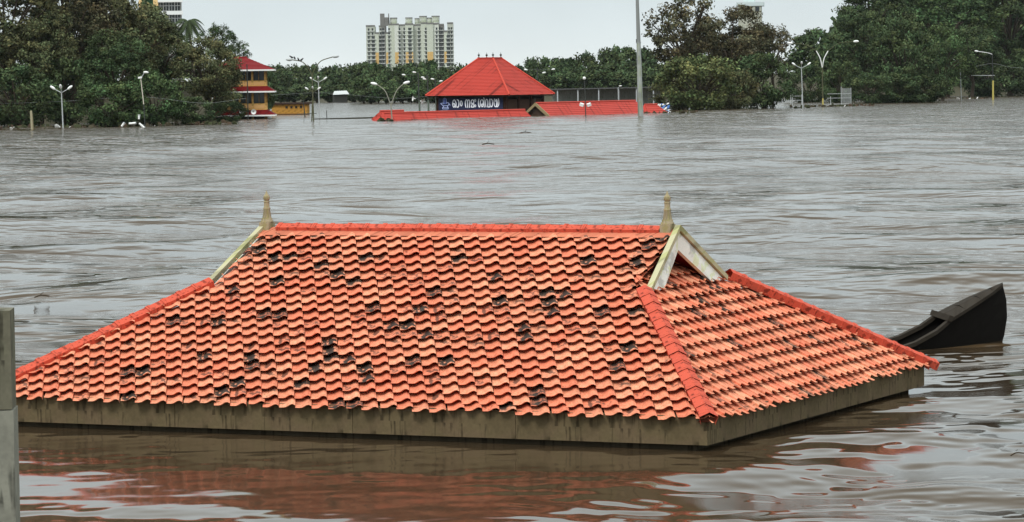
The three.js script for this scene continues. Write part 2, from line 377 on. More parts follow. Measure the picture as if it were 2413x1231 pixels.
  // angular ridge and hip caps, each lapped over the next
  function capGeo(len, k) {
    const sec = [[-0.075, -0.085], [-0.100, 0.008], [0, 0.060], [0.100, 0.008], [0.075, -0.085]], pos = [], uv = [];
    const pt = (s, z, g) => V(s[0] * g, s[1] * g + (g - 1) * 0.06, z);
    const q = (a, b, c, d, u) => { for (const [p, t] of [[a, [u, 0]], [b, [u + 0.1, 0]], [c, [u + 0.1, len]], [a, [u, 0]], [c, [u + 0.1, len]], [d, [u, len]]]) { pos.push(p.x, p.y, p.z); uv.push(t[0] + k * 0.37, t[1] + k * 0.21); } };
    for (let i = 0; i < 4; i++) {
      q(pt(sec[i], -0.02, 1.07), pt(sec[i + 1], -0.02, 1.07), pt(sec[i + 1], 0.035, 1.07), pt(sec[i], 0.035, 1.07), i * 0.1);
      q(pt(sec[i], 0.035, 1.07), pt(sec[i + 1], 0.035, 1.07), pt(sec[i + 1], 0.037, 1.0), pt(sec[i], 0.037, 1.0), i * 0.1);
      q(pt(sec[i], 0.037, 1.0), pt(sec[i + 1], 0.037, 1.0), pt(sec[i + 1], len, 0.985), pt(sec[i], len, 0.985), i * 0.1);
    }
    const g = new THREE.BufferGeometry(); g.setAttribute('position', new THREE.Float32BufferAttribute(pos, 3)); g.setAttribute('uv', new THREE.Float32BufferAttribute(uv, 2)); g.computeVertexNormals(); return g;
  }
  function capRun(owner, a, b, count) {   // a is the low end
    const d = b.clone().sub(a), len = d.length() / count; d.normalize();
    const x = d.clone().cross(V(0, 1, 0)).normalize(), y = x.clone().cross(d).normalize();
    const geos = [0, 1, 2].map(k => capGeo(len + 0.02, k));
    for (let i = 0; i < count; i++) {
      const m = part('ridge_tile', geos[i % 3], M.ridge, owner);
      const tilt = (R() - 0.5) * 0.03, bump = (R() - 0.5) * 0.008;
      m.applyMatrix4(new THREE.Matrix4().makeBasis(x.clone().multiplyScalar(-1), y, d.clone().multiplyScalar(1)).multiply(new THREE.Matrix4().makeRotationZ(tilt)).setPosition(a.clone().addScaledVector(d, i * len).addScaledVector(y, bump)));
    }
  }
  const run = n => { const g = new THREE.Group(); g.name = n; hall.add(g); return g; };
  const lift = 0.025, rx = ga + 0.30;
  capRun(run('ridge'), V(-W + rx, ridgeY + lift - 0.025, -D / 2), V(-rx, ridgeY + lift - 0.025, -D / 2), 21);
  const o2 = 0.05;
  const hipA = V(o2 * ga / gb, ye - o2 * t, o2), hipTop = V(-ga + 0.07, hg + lift - 0.035, -gb + 0.1);
  capRun(run('hip'), hipA.clone().add(V(0, lift, 0)), hipTop, 15);
  capRun(run('hip'), V(-W - o2 * ga / gb, ye - o2 * t + lift, o2), V(-W + ga - 0.02, hg + lift - 0.02, -gb + 0.02), 15);
  capRun(run('hip'), V(0.1, ye - 0.06 + lift, -D - 0.1), V(-ga + 0.07, hg + lift, -D + gb - 0.1), 15);
  capRun(run('hip'), V(-W - 0.05, ye - 0.03 + lift, -D - 0.05), V(-W + ga - 0.07, hg + lift, -D + gb - 0.1), 15);
  { const c = hipA.clone().add(V(-0.03, lift - 0.03, -0.04)); part('hip_end_shade', quads([[V(c.x - 0.1, c.y - 0.03, c.z + 0.045), V(c.x + 0.1, c.y - 0.03, c.z - 0.045), V(c.x, c.y + 0.07, c.z)]]), M.underlay, hall); }  // dark triangle painted as the shade in the hollow cap end
  // mortar bed along the ridge
  part('mortar_bed', quads([[V(-W + ga, ridgeY - 0.085, -D / 2 + 0.2), V(-ga - 0.1, ridgeY - 0.085, -D / 2 + 0.2), V(-ga - 0.1, ridgeY + 0.01, -D / 2), V(-W + ga, ridgeY + 0.01, -D / 2)]]), M.mortar, hall);

  // gablets with pale barge boards
  function gablet(s) {   // s = 1: the end toward the boat
    const g = new THREE.Group(); g.name = 'gablet'; hall.add(g);
    const X = x => s > 0 ? -x : -W + x;           // x inward from that end
    const half = 1.20, apex = ridgeY - 0.01, xa = ga + 0.06, xf = ga - 0.07, foot = ye + xf * ts + 0.005, z0 = -D / 2, bw = 0.235;
    const solid = (f, x1) => { const k = f.map(p => V(p.x + X(x1) - X(0), p.y, p.z)); return quads([f, k, ...f.map((p, i) => [p, f[(i + 1) % f.length], k[(i + 1) % f.length], k[i]])]); };
    for (const side of [1, -1]) {
      const zf = z0 + side * half, dz = bw / ((apex - foot) / half);
      part('barge_board', solid([V(X(xa), apex, z0), V(X(xf), foot, zf), V(X(xf), foot, zf - side * dz), V(X(xa), apex - bw, z0)], 0.05), M.pale, g);
      part('verge', solid([V(X(xa - 0.035), apex + 0.075, z0), V(X(xf - 0.035), foot + 0.05, zf + side * 0.06), V(X(xf - 0.035), foot - 0.005, zf + side * 0.045), V(X(xa - 0.035), apex + 0.004, z0)], 0.07), M.verge, g);
      part('lining', quads([[V(X(xa + 0.05), apex - 0.12, z0), V(X(xf + 0.05), foot - 0.05, zf - side * dz * 0.6), V(X(gi), foot - 0.05, zf - side * dz * 0.6), V(X(gi), apex - 0.12, z0)]]), M.redPaint, g);
    }
    part('back_wall', quads([[V(X(gi), foot - 0.2, z0 - half * 0.9), V(X(gi), foot - 0.2, z0 + half * 0.9), V(X(gi), apex - 0.06, z0)]]), M.redPaint, g);
  }
  gablet(1); gablet(-1);
  // stone finials on both ends of the ridge
  for (const x of [-ga - 0.20, -W + ga + 0.10]) {
    const f = new THREE.Group(); f.name = 'finial'; f.position.set(x, ridgeY - 0.1, -D / 2); f.scale.set(0.84, 0.9, 0.84); hall.add(f);
    part('plinth', box(0.17, 0.2, 0.2, 0, 0.09, 0), M.finial, f);
    part('shaft', lathe([[0.1, 0.19], [0.1, 0.215], [0.082, 0.225], [0.086, 0.245], [0.07, 0.26], [0.052, 0.375], [0.058, 0.385], [0.058, 0.4], [0.046, 0.41], [0.042, 0.475], [0.05, 0.485], [0.05, 0.495], [0.035, 0.503]], 14), M.finial, f);
    part('bud', lathe([[0.03, 0.5], [0.05, 0.52], [0.055, 0.545], [0.045, 0.575], [0.022, 0.6], [0.014, 0.625], [0.002, 0.65]], 14), M.finial, f);
  }
}
// ---------------------------------------------------------------- wooden boat moored behind the hall
{
  const wood = mat([0.034, 0.028, 0.022], 0.9, { map: texture(256, 256, (u, v, o) => { const n = fbm(u * 0.25, v, 24, 5, 121), k = 0.55 + 0.9 * n; o[0] = k; o[1] = k * 0.97; o[2] = k * 0.92; }, { srgb: true }) });
  const tar = mat([0.010, 0.009, 0.008], 0.9, { specularIntensity: 0.1 });
  const p = onWater(2272, 821);
  const boat = thing('wooden_boat', 'black wooden boat with raised bow, half hidden behind the hall roof', 'boat', V(p.x, 0, p.z), 0);
  boat.rotation.set(0, 0, 0); boat.rotation.order = 'YXZ'; boat.rotation.y = 0.30; boat.rotation.x = 0.07;
  // stations: x along the boat, gunwale height, half beam, keel depth
  const stations = [[0.42, 0.865, 0.11, -0.22], [0.18, 0.755, 0.19, -0.3], [-0.10, 0.62, 0.25, -0.35], [-0.38, 0.48, 0.29, -0.4], [-0.60, 0.33, 0.32, -0.45], [-0.95, 0.17, 0.35, -0.5], [-1.6, 0.0, 0.4, -0.5], [-2.6, -0.1, 0.42, -0.5]];
  // bow profile: stem curve from the tip down into the water
  const hull = [];
  const prof = [[0.62, 0.965], [0.69, 0.72], [0.71, 0.45], [0.67, 0.18], [0.58, -0.12], [0.42, -0.4]];
  // side surface: from the stem to each station, sampled at 6 heights from gunwale to keel
  const cols = [prof.map(([x, y]) => [x, y, 0.006])];
  for (const [x, g, b, kl] of stations) cols.push(prof.map((_, i) => { const t = i / (prof.length - 1); return [x, lerp(g, kl, t), b * Math.pow(1 - t * 0.92, 0.55)]; }));
  for (const s of [1, -1]) for (let c = 0; c + 1 < cols.length; c++) for (let i = 0; i + 1 < prof.length; i++) {
    const P = (a, b) => V(cols[a][b][0], cols[a][b][1], s * cols[a][b][2]); hull.push([P(c, i), P(c + 1, i), P(c + 1, i + 1), P(c, i + 1)]);
  }
  part('hull', quads(hull), tar, boat);
  // deck over the bow in two planks
  const deckSt = [[0.62, 0.97, 0.02], ...stations.slice(0, 4).map(([x, g, b]) => [x, g + 0.015, b + 0.018])];
  for (const s of [1, -1]) {
    const q = [];
    for (let i = 0; i + 1 < deckSt.length; i++) { const [x, y, b] = deckSt[i], [x2, y2, b2] = deckSt[i + 1], c = 0.03; q.push([V(x, y + 0.02, s * 0.003), V(x, y, s * b), V(x2, y2, s * b2), V(x2, y2 + c, s * 0.003)]); q.push([V(x, y, s * b), V(x, y - 0.05, s * b), V(x2, y2 - 0.05, s * b2), V(x2, y2, s * b2)]); }
    part('deck_plank', quads(q), wood, boat);
    const rail = stations.slice(3).map(([x, g, b]) => V(x, g + 0.0, s * b));
    const rq = [];
    for (let i = 0; i + 1 < rail.length; i++) { const a = rail[i], b = rail[i + 1], w = 0.075 * s, h = 0.05; const f = p => [V(p.x, p.y + 0.012, p.z + 0.012 * s), V(p.x, p.y + 0.012, p.z - w), V(p.x, p.y - h, p.z - w), V(p.x, p.y - h, p.z + 0.012 * s)]; const A = f(a), B = f(b); for (let j = 0; j < 4; j++) rq.push([A[j], A[(j + 1) % 4], B[(j + 1) % 4], B[j]]); }
    part('gunwale', quads(rq), wood, boat);
  }
  const [dx, dy, db] = deckSt[4];
  part('cross_beam', box(0.07, 0.09, db * 2 + 0.05, dx, dy + 0.015, 0, 0, 0, -0.35), wood, boat);
  part('thwart', box(0.16, 0.03, 0.66, -1.15, 0.02, 0), wood, boat);
}
// ---------------------------------------------------------------- concrete post at the frame's edge
{
  const d = 27, e = at(26, 980, d), topY = at(20, 733, d).y, jointY = at(30, 966, d).y, w = 0.42;
  const post = thing('concrete_post', 'grey concrete post standing in the water in front of the hall', 'post', V(e.x - w / 2, 0, -d - w / 2), 0.06);
  part('cap_block', box(w - 0.006, topY - jointY, w - 0.006, -0.006, (topY + jointY) / 2, 0), mat([0.15, 0.14, 0.10], 0.95, { map: concreteMap }), post);
  part('shaft', box(w + 0.004, jointY + 1.5 - 0.008, w + 0.004, 0, (jointY - 1.5) / 2 - 0.004, 0), mat([0.25, 0.245, 0.20], 0.95, { map: concreteMap }), post);
}

// ---------------------------------------------------------------- temple across the river
const redRoof = mat([0.42, 0.05, 0.036], 0.75, { map: texture(512, 512, (u, v, o) => { const n = fbm(u, v, 10, 5, 131), s = fbm(u, v * 0.15, 30, 3, 133), k = 0.82 + 0.36 * n - 0.5 * sstep(0.62, 0.78, s); o[0] = k; o[1] = k * (0.9 + 0.3 * n); o[2] = k * (0.9 + 0.3 * n); }, { srgb: true }) });
redRoof.map.repeat.set(0.12, 0.12);
const maroon = mat([0.19, 0.010, 0.012], 0.7, { map: redRoof.map });
const timber = mat([0.035, 0.014, 0.008], 0.85), gloom = mat([0.055, 0.034, 0.024], 0.95);  // gloom: dark brown that puts interior shade into the colour of the sheets
// a roof face laid in stepped tile courses between a low edge a-b and a high edge d-c
function courses(a, b, c, d, rows, step = 0.05) {
  const q = [], n = b.clone().sub(a).cross(d.clone().sub(a)).normalize(); if (n.y < 0) n.negate();
  for (let i = 0; i < rows; i++) {
    const t0 = i / rows, t1 = Math.min(1, (i + 1.1) / rows), L0 = a.clone().lerp(d, t0), R0 = b.clone().lerp(c, t0), L1 = a.clone().lerp(d, t1), R1 = b.clone().lerp(c, t1);
    L0.addScaledVector(n, step); R0.addScaledVector(n, step);
    q.push([L0, R0, R1, L1], [L0.clone().addScaledVector(n, -step * 0.9), R0.clone().addScaledVector(n, -step * 0.9), R0, L0]);
  }
  return quads(q);
}
{
  const d0 = 452, c = at(1200, 224, d0), eaveY = c.y, W = 12.9, yaw = 0.5;
  const t = thing('temple_hall', 'open temple hall under a tall red pyramid roof with the flooded forecourt around', 'temple', V(c.x, 0, c.z), -yaw);
  const topY = at(1165, 137, d0 + 5).y, in1 = 5.35, T = (x, z, y) => V(x, y, z);
  const e = [T(-W, 0, eaveY), T(0, 0, eaveY), T(0, -W, eaveY), T(-W, -W, eaveY)], tp = [T(-W + in1, -in1, topY), T(-in1, -in1, topY), T(-in1, -W + in1, topY), T(-W + in1, -W + in1, topY)];
  for (let i = 0; i < 4; i++) part('roof_slope', courses(e[i], e[(i + 1) % 4], tp[(i + 1) % 4], tp[i], 26, 0.045), redRoof, t);
  for (let i = 0; i < 4; i++) part('hip', rod(e[i].clone().add(V(0, 0.04, 0)), tp[i].clone().add(V(0, 0.04, 0)), 0.16, 0.14, 6), mat([0.5, 0.065, 0.042], 0.75), t);
  part('roof_cap', box(W - 2 * in1 + 0.3, 0.18, W - 2 * in1 + 0.3, -W / 2, topY + 0.05, -W / 2), redRoof, t);
  part('soffit', box(W - 0.3, 0.12, W - 0.3, -W / 2, eaveY - 0.12, -W / 2), timber, t);
  for (const [x, z] of [[-W + in1, -in1], [-in1, -in1], [-in1, -W + in1], [-W + in1, -W + in1]])
    part('finial', lathe([[0.09, 0], [0.11, 0.06], [0.05, 0.1], [0.07, 0.2], [0.16, 0.28], [0.17, 0.36], [0.09, 0.45], [0.03, 0.5], [0.03, 0.62], [0.004, 0.72]], 10), M.darkMetal, t, V(x, topY + 0.12, z));
  const inset = 1.25;
  for (let i = 0; i < 4; i++) for (const z of [0, 1]) {
    const x = -inset - i * (W - 2 * inset) / 3, zz = z ? -W + inset : -inset;
    part('pillar', box(0.42, eaveY + 1.4, 0.42, x, (eaveY - 1.4) / 2, zz), timber, t);
    if (i < 2) part('pillar', box(0.42, eaveY + 1.4, 0.42, i ? -W + inset : -inset, (eaveY - 1.4) / 2, -inset - (z + 1) * (W - 2 * inset) / 3), timber, t);
  }
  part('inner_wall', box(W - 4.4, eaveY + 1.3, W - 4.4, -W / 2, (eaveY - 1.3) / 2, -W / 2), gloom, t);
  for (const [x, z, w, dd] of [[-W / 2, -inset, W - 2 * inset, 0.25], [-inset, -W / 2, 0.25, W - 2 * inset], [-W / 2, -W + inset, W - 2 * inset, 0.25], [-W + inset, -W / 2, 0.25, W - 2 * inset]]) part('lintel', box(w - 0.5, 0.4, dd, x, eaveY - 0.4, z), timber, t);
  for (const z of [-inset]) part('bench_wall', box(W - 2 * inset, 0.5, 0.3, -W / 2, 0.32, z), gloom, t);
  part('screen', box(0.2, 1.9, W - 2 * inset - 0.4, -inset - 0.1, 1.75, -W / 2), gloom, t);  // added dark sheet, stands in for the shade under the hall roof

  // blue cloth banner with white lettering hung between the pillars
  const cv = document.createElement('canvas'); cv.width = 1024; cv.height = 220;
  const g = cv.getContext('2d'); g.fillStyle = '#08143c'; g.fillRect(0, 0, 1024, 220);
  const x0 = 140, y0 = 222, sx = 1024 / 2080, sy = 220 / 410;
  g.setTransform(sx, 0.027 * sy, 0, sy, -x0 * sx, (-y0 - 0.027 * x0) * sy);   // drawn in the slanting measure of the photograph, laid level
  g.strokeStyle = '#f4f7ff'; g.lineCap = 'round'; g.lineJoin = 'round';
  const S = (w, d) => { g.lineWidth = w; g.beginPath(); for (const s of d) { if (s.length === 2) g.moveTo(...s); else if (s.length === 6) g.bezierCurveTo(...s); else g.lineTo(s[1], s[2]); } g.stroke(); };
  const L = (x, y) => ['L', x, y];
  S(30, [[688, 335], [690, 255, 600, 250, 600, 400], [600, 545, 668, 545, 672, 445], [674, 395, 640, 385, 628, 410]]);
  S(30, [[688, 335], [725, 360, 712, 430, 702, 515]]); S(28, [[745, 275], [815, 262, 800, 400, 796, 450], [790, 535, 742, 525, 748, 495]]);
  g.lineWidth = 26; g.beginPath(); g.ellipse(875, 388, 30, 82, 0, 0, 6.3); g.stroke();
  S(30, [[1022, 512], [995, 420, 1000, 262, 1045, 268], [1085, 275, 1078, 420, 1078, 512]]); S(30, [[1080, 330], [1095, 240, 1155, 250, 1150, 360], L(1140, 512)]);
  S(28, [[1200, 385], [1185, 240, 1285, 235, 1282, 320], L(1285, 500), L(1195, 500), [1210, 440, 1262, 400, 1238, 372]]);
  g.lineWidth = 20; for (const y of [285, 458]) { g.beginPath(); g.ellipse(1330, y, 20, 34, 0, 0, 6.3); g.stroke(); }
  S(28, [[1452, 242], [1425, 320, 1428, 495, 1465, 498], [1505, 490, 1480, 350, 1510, 290], [1535, 225, 1592, 260, 1585, 360], [1582, 520, 1525, 520, 1535, 420], [1540, 380, 1568, 390, 1570, 410]]);
  S(26, [[1562, 172], [1590, 130, 1612, 190, 1614, 300], L(1612, 498)]);
  S(28, [[1672, 488], [1640, 350, 1665, 225, 1710, 245], [1750, 265, 1738, 400, 1732, 488], L(1805, 486), L(1800, 232)]);
  S(28, [[1832, 240], [1905, 220, 1890, 380, 1882, 440], [1872, 500, 1838, 490, 1842, 455]]);
  S(28, [[1962, 225], [1925, 300, 1932, 470, 1985, 478], [2040, 470, 2015, 330, 2022, 240]]); S(28, [[1990, 300], [1985, 230, 2040, 215, 2045, 300], [2050, 420, 2030, 480, 2000, 476]]); S(28, [[2078, 215], [2105, 330, 2095, 478, 2030, 480]]);
  g.strokeStyle = '#b9c6f2'; g.fillStyle = '#24409a';
  g.fillRect(290, 250, 95, 170); S(14, [[290, 420], L(285, 260), [300, 215, 372, 215, 385, 260], L(390, 400)]); S(12, [[335, 230], L(338, 420)]);
  S(20, [[205, 405], L(285, 380)]); S(20, [[385, 385], L(440, 365), L(505, 450)]); S(20, [[205, 405], [240, 450, 290, 470, 300, 505], L(255, 545), L(270, 575), L(440, 575), L(455, 545), L(420, 500), [430, 470, 470, 440, 480, 400]]);
  S(16, [[300, 470], L(420, 470)]); S(16, [[290, 530], L(430, 530)]);
  const tex = new THREE.CanvasTexture(cv); tex.colorSpace = THREE.SRGBColorSpace;
  const b = thing('temple_banner', 'dark blue banner with white script hung between the temple hall pillars', 'banner', V(c.x, 0, c.z), -yaw);
  const bw = W - 2 * inset - 0.5, by0 = at(1115, 260, d0 + 3).y, by1 = at(1115, 230, d0 + 3).y, sheet = new THREE.PlaneGeometry(bw, by1 - by0, 40, 4);
  for (let i = 0, p = sheet.attributes.position; i < p.count; i++) p.setZ(i, 0.03 * Math.sin(p.getX(i) * 2.1) + 0.02 * Math.sin(p.getX(i) * 5 + 1));
  sheet.computeVertexNormals();
  part('cloth', sheet, new THREE.MeshStandardMaterial({ map: tex, roughness: 0.7 }), b, V(-W / 2, (by0 + by1) / 2, -inset + 0.32));
  part('hem_rope', tube([V(-W / 2 - bw / 2 - 0.2, by1 + 0.04, -inset + 0.26), V(-W / 2, by1 + 0.02, -inset + 0.32), V(-W / 2 + bw / 2 + 0.2, by1 + 0.04, -inset + 0.26)], 0.03, 5, 16), M.black, b);
}
// long low roofs that just clear the water
function longRoof(name, label, pl, dl, pr, dr, ridgePyL, ridgePyR, depth, hips, mt = redRoof, rows = 9) {
  const a = at(pl, ridgePyL, dl), b = at(pr, ridgePyR, dr), ry = (a.y + b.y) / 2, dx = b.x - a.x, dz = b.z - a.z, len = Math.hypot(dx, dz);
  const o = thing(name, label, 'roof', V(a.x, 0, a.z), -Math.atan2(dz, dx));
  const low = -0.5, run = (ry - low) * 1.25, w = run;
  const hL = hips[0] ? run * hips[0] : 0, hR = hips[1] ? run * hips[1] : 0;
  const r0 = V(0, ry, 0), r1 = V(len, ry, 0), f0 = V(-hL, low, w), f1 = V(len + hR, low, w), k0 = V(-hL, low, -w), k1 = V(len + hR, low, -w);
  part('roof_slope', courses(f0, f1, r1, r0, rows, 0.04), mt, o); part('roof_slope', courses(k0, k1, r1, r0, rows, 0.04), mt, o);
  if (hips[0]) part('roof_slope', courses(k0, f0, r0, r0, rows, 0.04), mt, o); 
  if (hips[1]) part('roof_slope', courses(f1, k1, r1, r1, rows, 0.04), mt, o);
  part('ridge', rod(V(-0.05, ry + 0.05, 0), V(len + 0.05, ry + 0.05, 0), 0.13, 0.13, 6), mat([0.48, 0.07, 0.05], 0.75), o);
  return { o, len, ry, w, low };
}
longRoof('temple_roof', 'long low red roof awash below the blue banner', 905, 408, 1236, 430, 268, 259, 0, [0.9, 0], redRoof, 7);
{
  const r = longRoof('temple_roof', 'red roof with open gable end, debris along its waterline, beside the tall mast', 1262, 438, 1497, 462, 244, 238, 0, [0, 0.75]);
  const yel = mat([0.26, 0.2, 0.11], 0.9);
  for (const s of [1, -1]) part('barge_board', quads([[V(-0.12, r.ry + 0.12, 0), V(-0.12, r.low, s * r.w * 1.02), V(-0.12, r.low, s * (r.w * 1.02 - 0.5)), V(-0.12, r.ry - 0.32, 0)], [V(-0.12, r.ry + 0.12, 0), V(-0.12, r.low, s * r.w * 1.02), V(0.1, r.low, s * r.w * 1.02), V(0.1, r.ry + 0.12, 0)]]), yel, r.o);
  part('gable_shade', quads([[V(0.35, r.ry, 0), V(0.35, r.low, r.w), V(0.35, r.low, -r.w)]]), gloom, r.o);  // dark sheet painted as the shade inside the open gable
  part('gable_spike', rod(V(-0.1, r.ry + 0.1, 0), V(-0.1, r.ry + 0.75, 0), 0.05, 0.02), M.darkMetal, r.o);
}
longRoof('temple_roof', 'short red roof stub between the tall mast and the leafy bushes', 1520, 460, 1548, 462, 247, 247, 0, [0.8, 0.5], redRoof, 6);
longRoof('temple_roof', 'small flat red canopy behind the double armed lamp at the roof end', 896, 425, 950, 428, 262.5, 261.5, 0, [0.3, 0.3], redRoof, 3);

// ---------------------------------------------------------------- buildings on the far bank
const ochre = mat([0.74, 0.44, 0.16], 0.85, { map: paleMap }), ochreDark = mat([0.42, 0.22, 0.06], 0.9, { map: paleMap }), glass = new THREE.MeshPhysicalMaterial({ color: lin(0.02, 0.025, 0.025), roughness: 0.12 });
{   // three storey building with maroon skirts of roof
  const d = 455, k = d / F, L = at(502, 278, d), Rr = at(628, 276, d), w = Rr.x - L.x, dep = 7;
  const Y = py => at(600, py, d).y;
  const b = thing('storeyed_building', 'ochre three storey building with maroon roof skirts, half behind a tree', 'building', V(L.x, 0, L.z), 0.05);
  const tiers = [[135.5, 164, true], [203, 215, false], [259, 271, false]];
  for (const [pt, pe, top] of tiers) {
    const y1 = Y(pt), y0 = Y(pe), o = 1.15, i = top ? 2.6 : -0.02, A = [V(-o, y0, o), V(w + o, y0, o), V(w + o, y0, -dep - o), V(-o, y0, -dep - o)], i2 = top ? dep / 2 - 0.05 : -0.02;
    const B = [V(i2 * 0 + i, y1, -i2), V(w - i, y1, -i2), V(w - i, y1, -dep + i2), V(i, y1, -dep + i2)];
    for (let q = 0; q < 4; q++) part('roof_skirt', courses(A[q], A[(q + 1) % 4], B[(q + 1) % 4], B[q], top ? 9 : 5, 0.05), maroon, b);
    part('eaves_board', [box(w + 2 * o + 0.04, 0.2, 0.1, w / 2, y0 - 0.09, o), box(w + 2 * o + 0.04, 0.2, 0.1, w / 2, y0 - 0.09, -dep - o), box(0.1, 0.2, dep + 2 * o - 0.12, w + o, y0 - 0.09, -dep / 2), box(0.1, 0.2, dep + 2 * o - 0.12, -o, y0 - 0.09, -dep / 2)], M.white, b);
    part('soffit', box(w + 2 * o - 0.12, 0.05, dep + 2 * o - 0.12, w / 2, y0 - 0.04, -dep / 2), timber, b);
    if (top) part('roof_ridge', rod(V(i, y1 + 0.05, -dep / 2), V(w - i, y1 + 0.05, -dep / 2), 0.12), maroon, b);
  }
  // storeys: parapet band, corner posts, solid dark blocks painted as the shade of the rooms
  for (const [top, sill, foot, n] of [[166, 190, 203, 0], [216, 244, 259, 1], [272, 290, 330, 2]]) {
    const yt = Y(top), ys = Y(sill), yf = Y(foot);
    part('parapet', box(w, ys - yf, dep, w / 2, (ys + yf) / 2, -dep / 2), ochre, b);
    part('room_shade', box(w - 0.7, yt - ys + 0.1, dep - 0.7, w / 2, (yt + ys) / 2 - 0.05, -dep / 2), gloom, b);
    const bays = 4;
    for (let i = 0; i <= bays; i++) for (const z of [-0.16, -dep + 0.16]) part('pier', box(0.26, yt - ys + 0.08, 0.26, 0.14 + i * (w - 0.28) / bays, (yt + ys) / 2, z), ochre, b);
    for (let i = 0; i < bays && n < 2; i++) {
      const xc = 0.14 + (i + 0.5) * (w - 0.28) / bays, bw = (w - 0.28) / bays - 0.3;
      part('panel', box(bw, (ys - yf) * 0.55, 0.05, xc, (ys + yf) / 2, 0.02), mat([0.68, 0.40, 0.16], 0.8), b);
      const wf = part('window', box(bw - 0.1, (yt - ys) * 0.9, 0.05, xc, (yt + ys) / 2, -0.3), glass, b);
      part('mullion', box(0.07, (yt - ys) * 0.9, 0.04, 0, 0, 0.05), ochreDark, wf).position.set(xc, (yt + ys) / 2, -0.3); wf.children[0].geometry.translate(0, 0, 0);
    }
  }
}
{   // maroon roofed wing seen through the trees
  const d = 450, L = at(395, 281, d), Rr = at(505, 279, d), w = Rr.x - L.x, Y = py => at(450, py, d).y;
  const b = thing('low_wing', 'low ochre wing with maroon roof behind the riverside trees', 'building', V(L.x, 0, L.z - 1), 0.02);
  part('wall', box(w - 1, Y(262) + 0.6, 5, w / 2, (Y(262) - 0.6) / 2, -3), ochre, b);
  part('upper_wall', box(w - 1.6, Y(246) - Y(262), 4.4, w / 2, (Y(246) + Y(262)) / 2, -3.2), ochre, b);
  part('roof_skirt', courses(V(0, Y(277), 0.6), V(w, Y(277), 0.6), V(w - 0.6, Y(262), -0.6), V(0.6, Y(262), -0.6), 5, 0.05), maroon, b);
  part('eaves_board', box(w + 0.1, 0.18, 0.1, w / 2, Y(277) - 0.08, 0.6), M.white, b);
}
{   // flat ochre shed
  const d = 520, L = at(640, 272, d), Rr = at(724, 270, d), w = Rr.x - L.x, top = at(680, 246, d).y;
  const b = thing('flat_roofed_shed', 'low ochre shed with dark flat roof standing in the water', 'building', V(L.x, 0, L.z), -0.02);
  part('wall', box(w, top + 1, 4.5, w / 2, (top - 1) / 2, -2.25), mat([0.50, 0.25, 0.055], 0.9, { map: paleMap }), b);
  part('roof', box(w + 0.9, 0.28, 5.2, w / 2, top + 0.14, -2.25, 0, 0, 0.006), mat([0.05, 0.03, 0.022], 0.9), b);
  for (let i = 0; i < 4; i++) { const f = part('window', box(0.34, 0.36, 0.06, w * 0.42 + i * w * 0.135, top * 0.72, 0.0), glass, b); part('sill', box(0.44, 0.05, 0.1, 0, 0, 0), ochreDark, f, V(0, 0, 0)).position.set(w * 0.42 + i * w * 0.135, top * 0.72 - 0.21, 0.02); }
  part('stain_band', box(w + 0.02, 0.2, 4.52, w / 2, 0.06, -2.25), mat([0.12, 0.06, 0.025], 0.95), b);
}
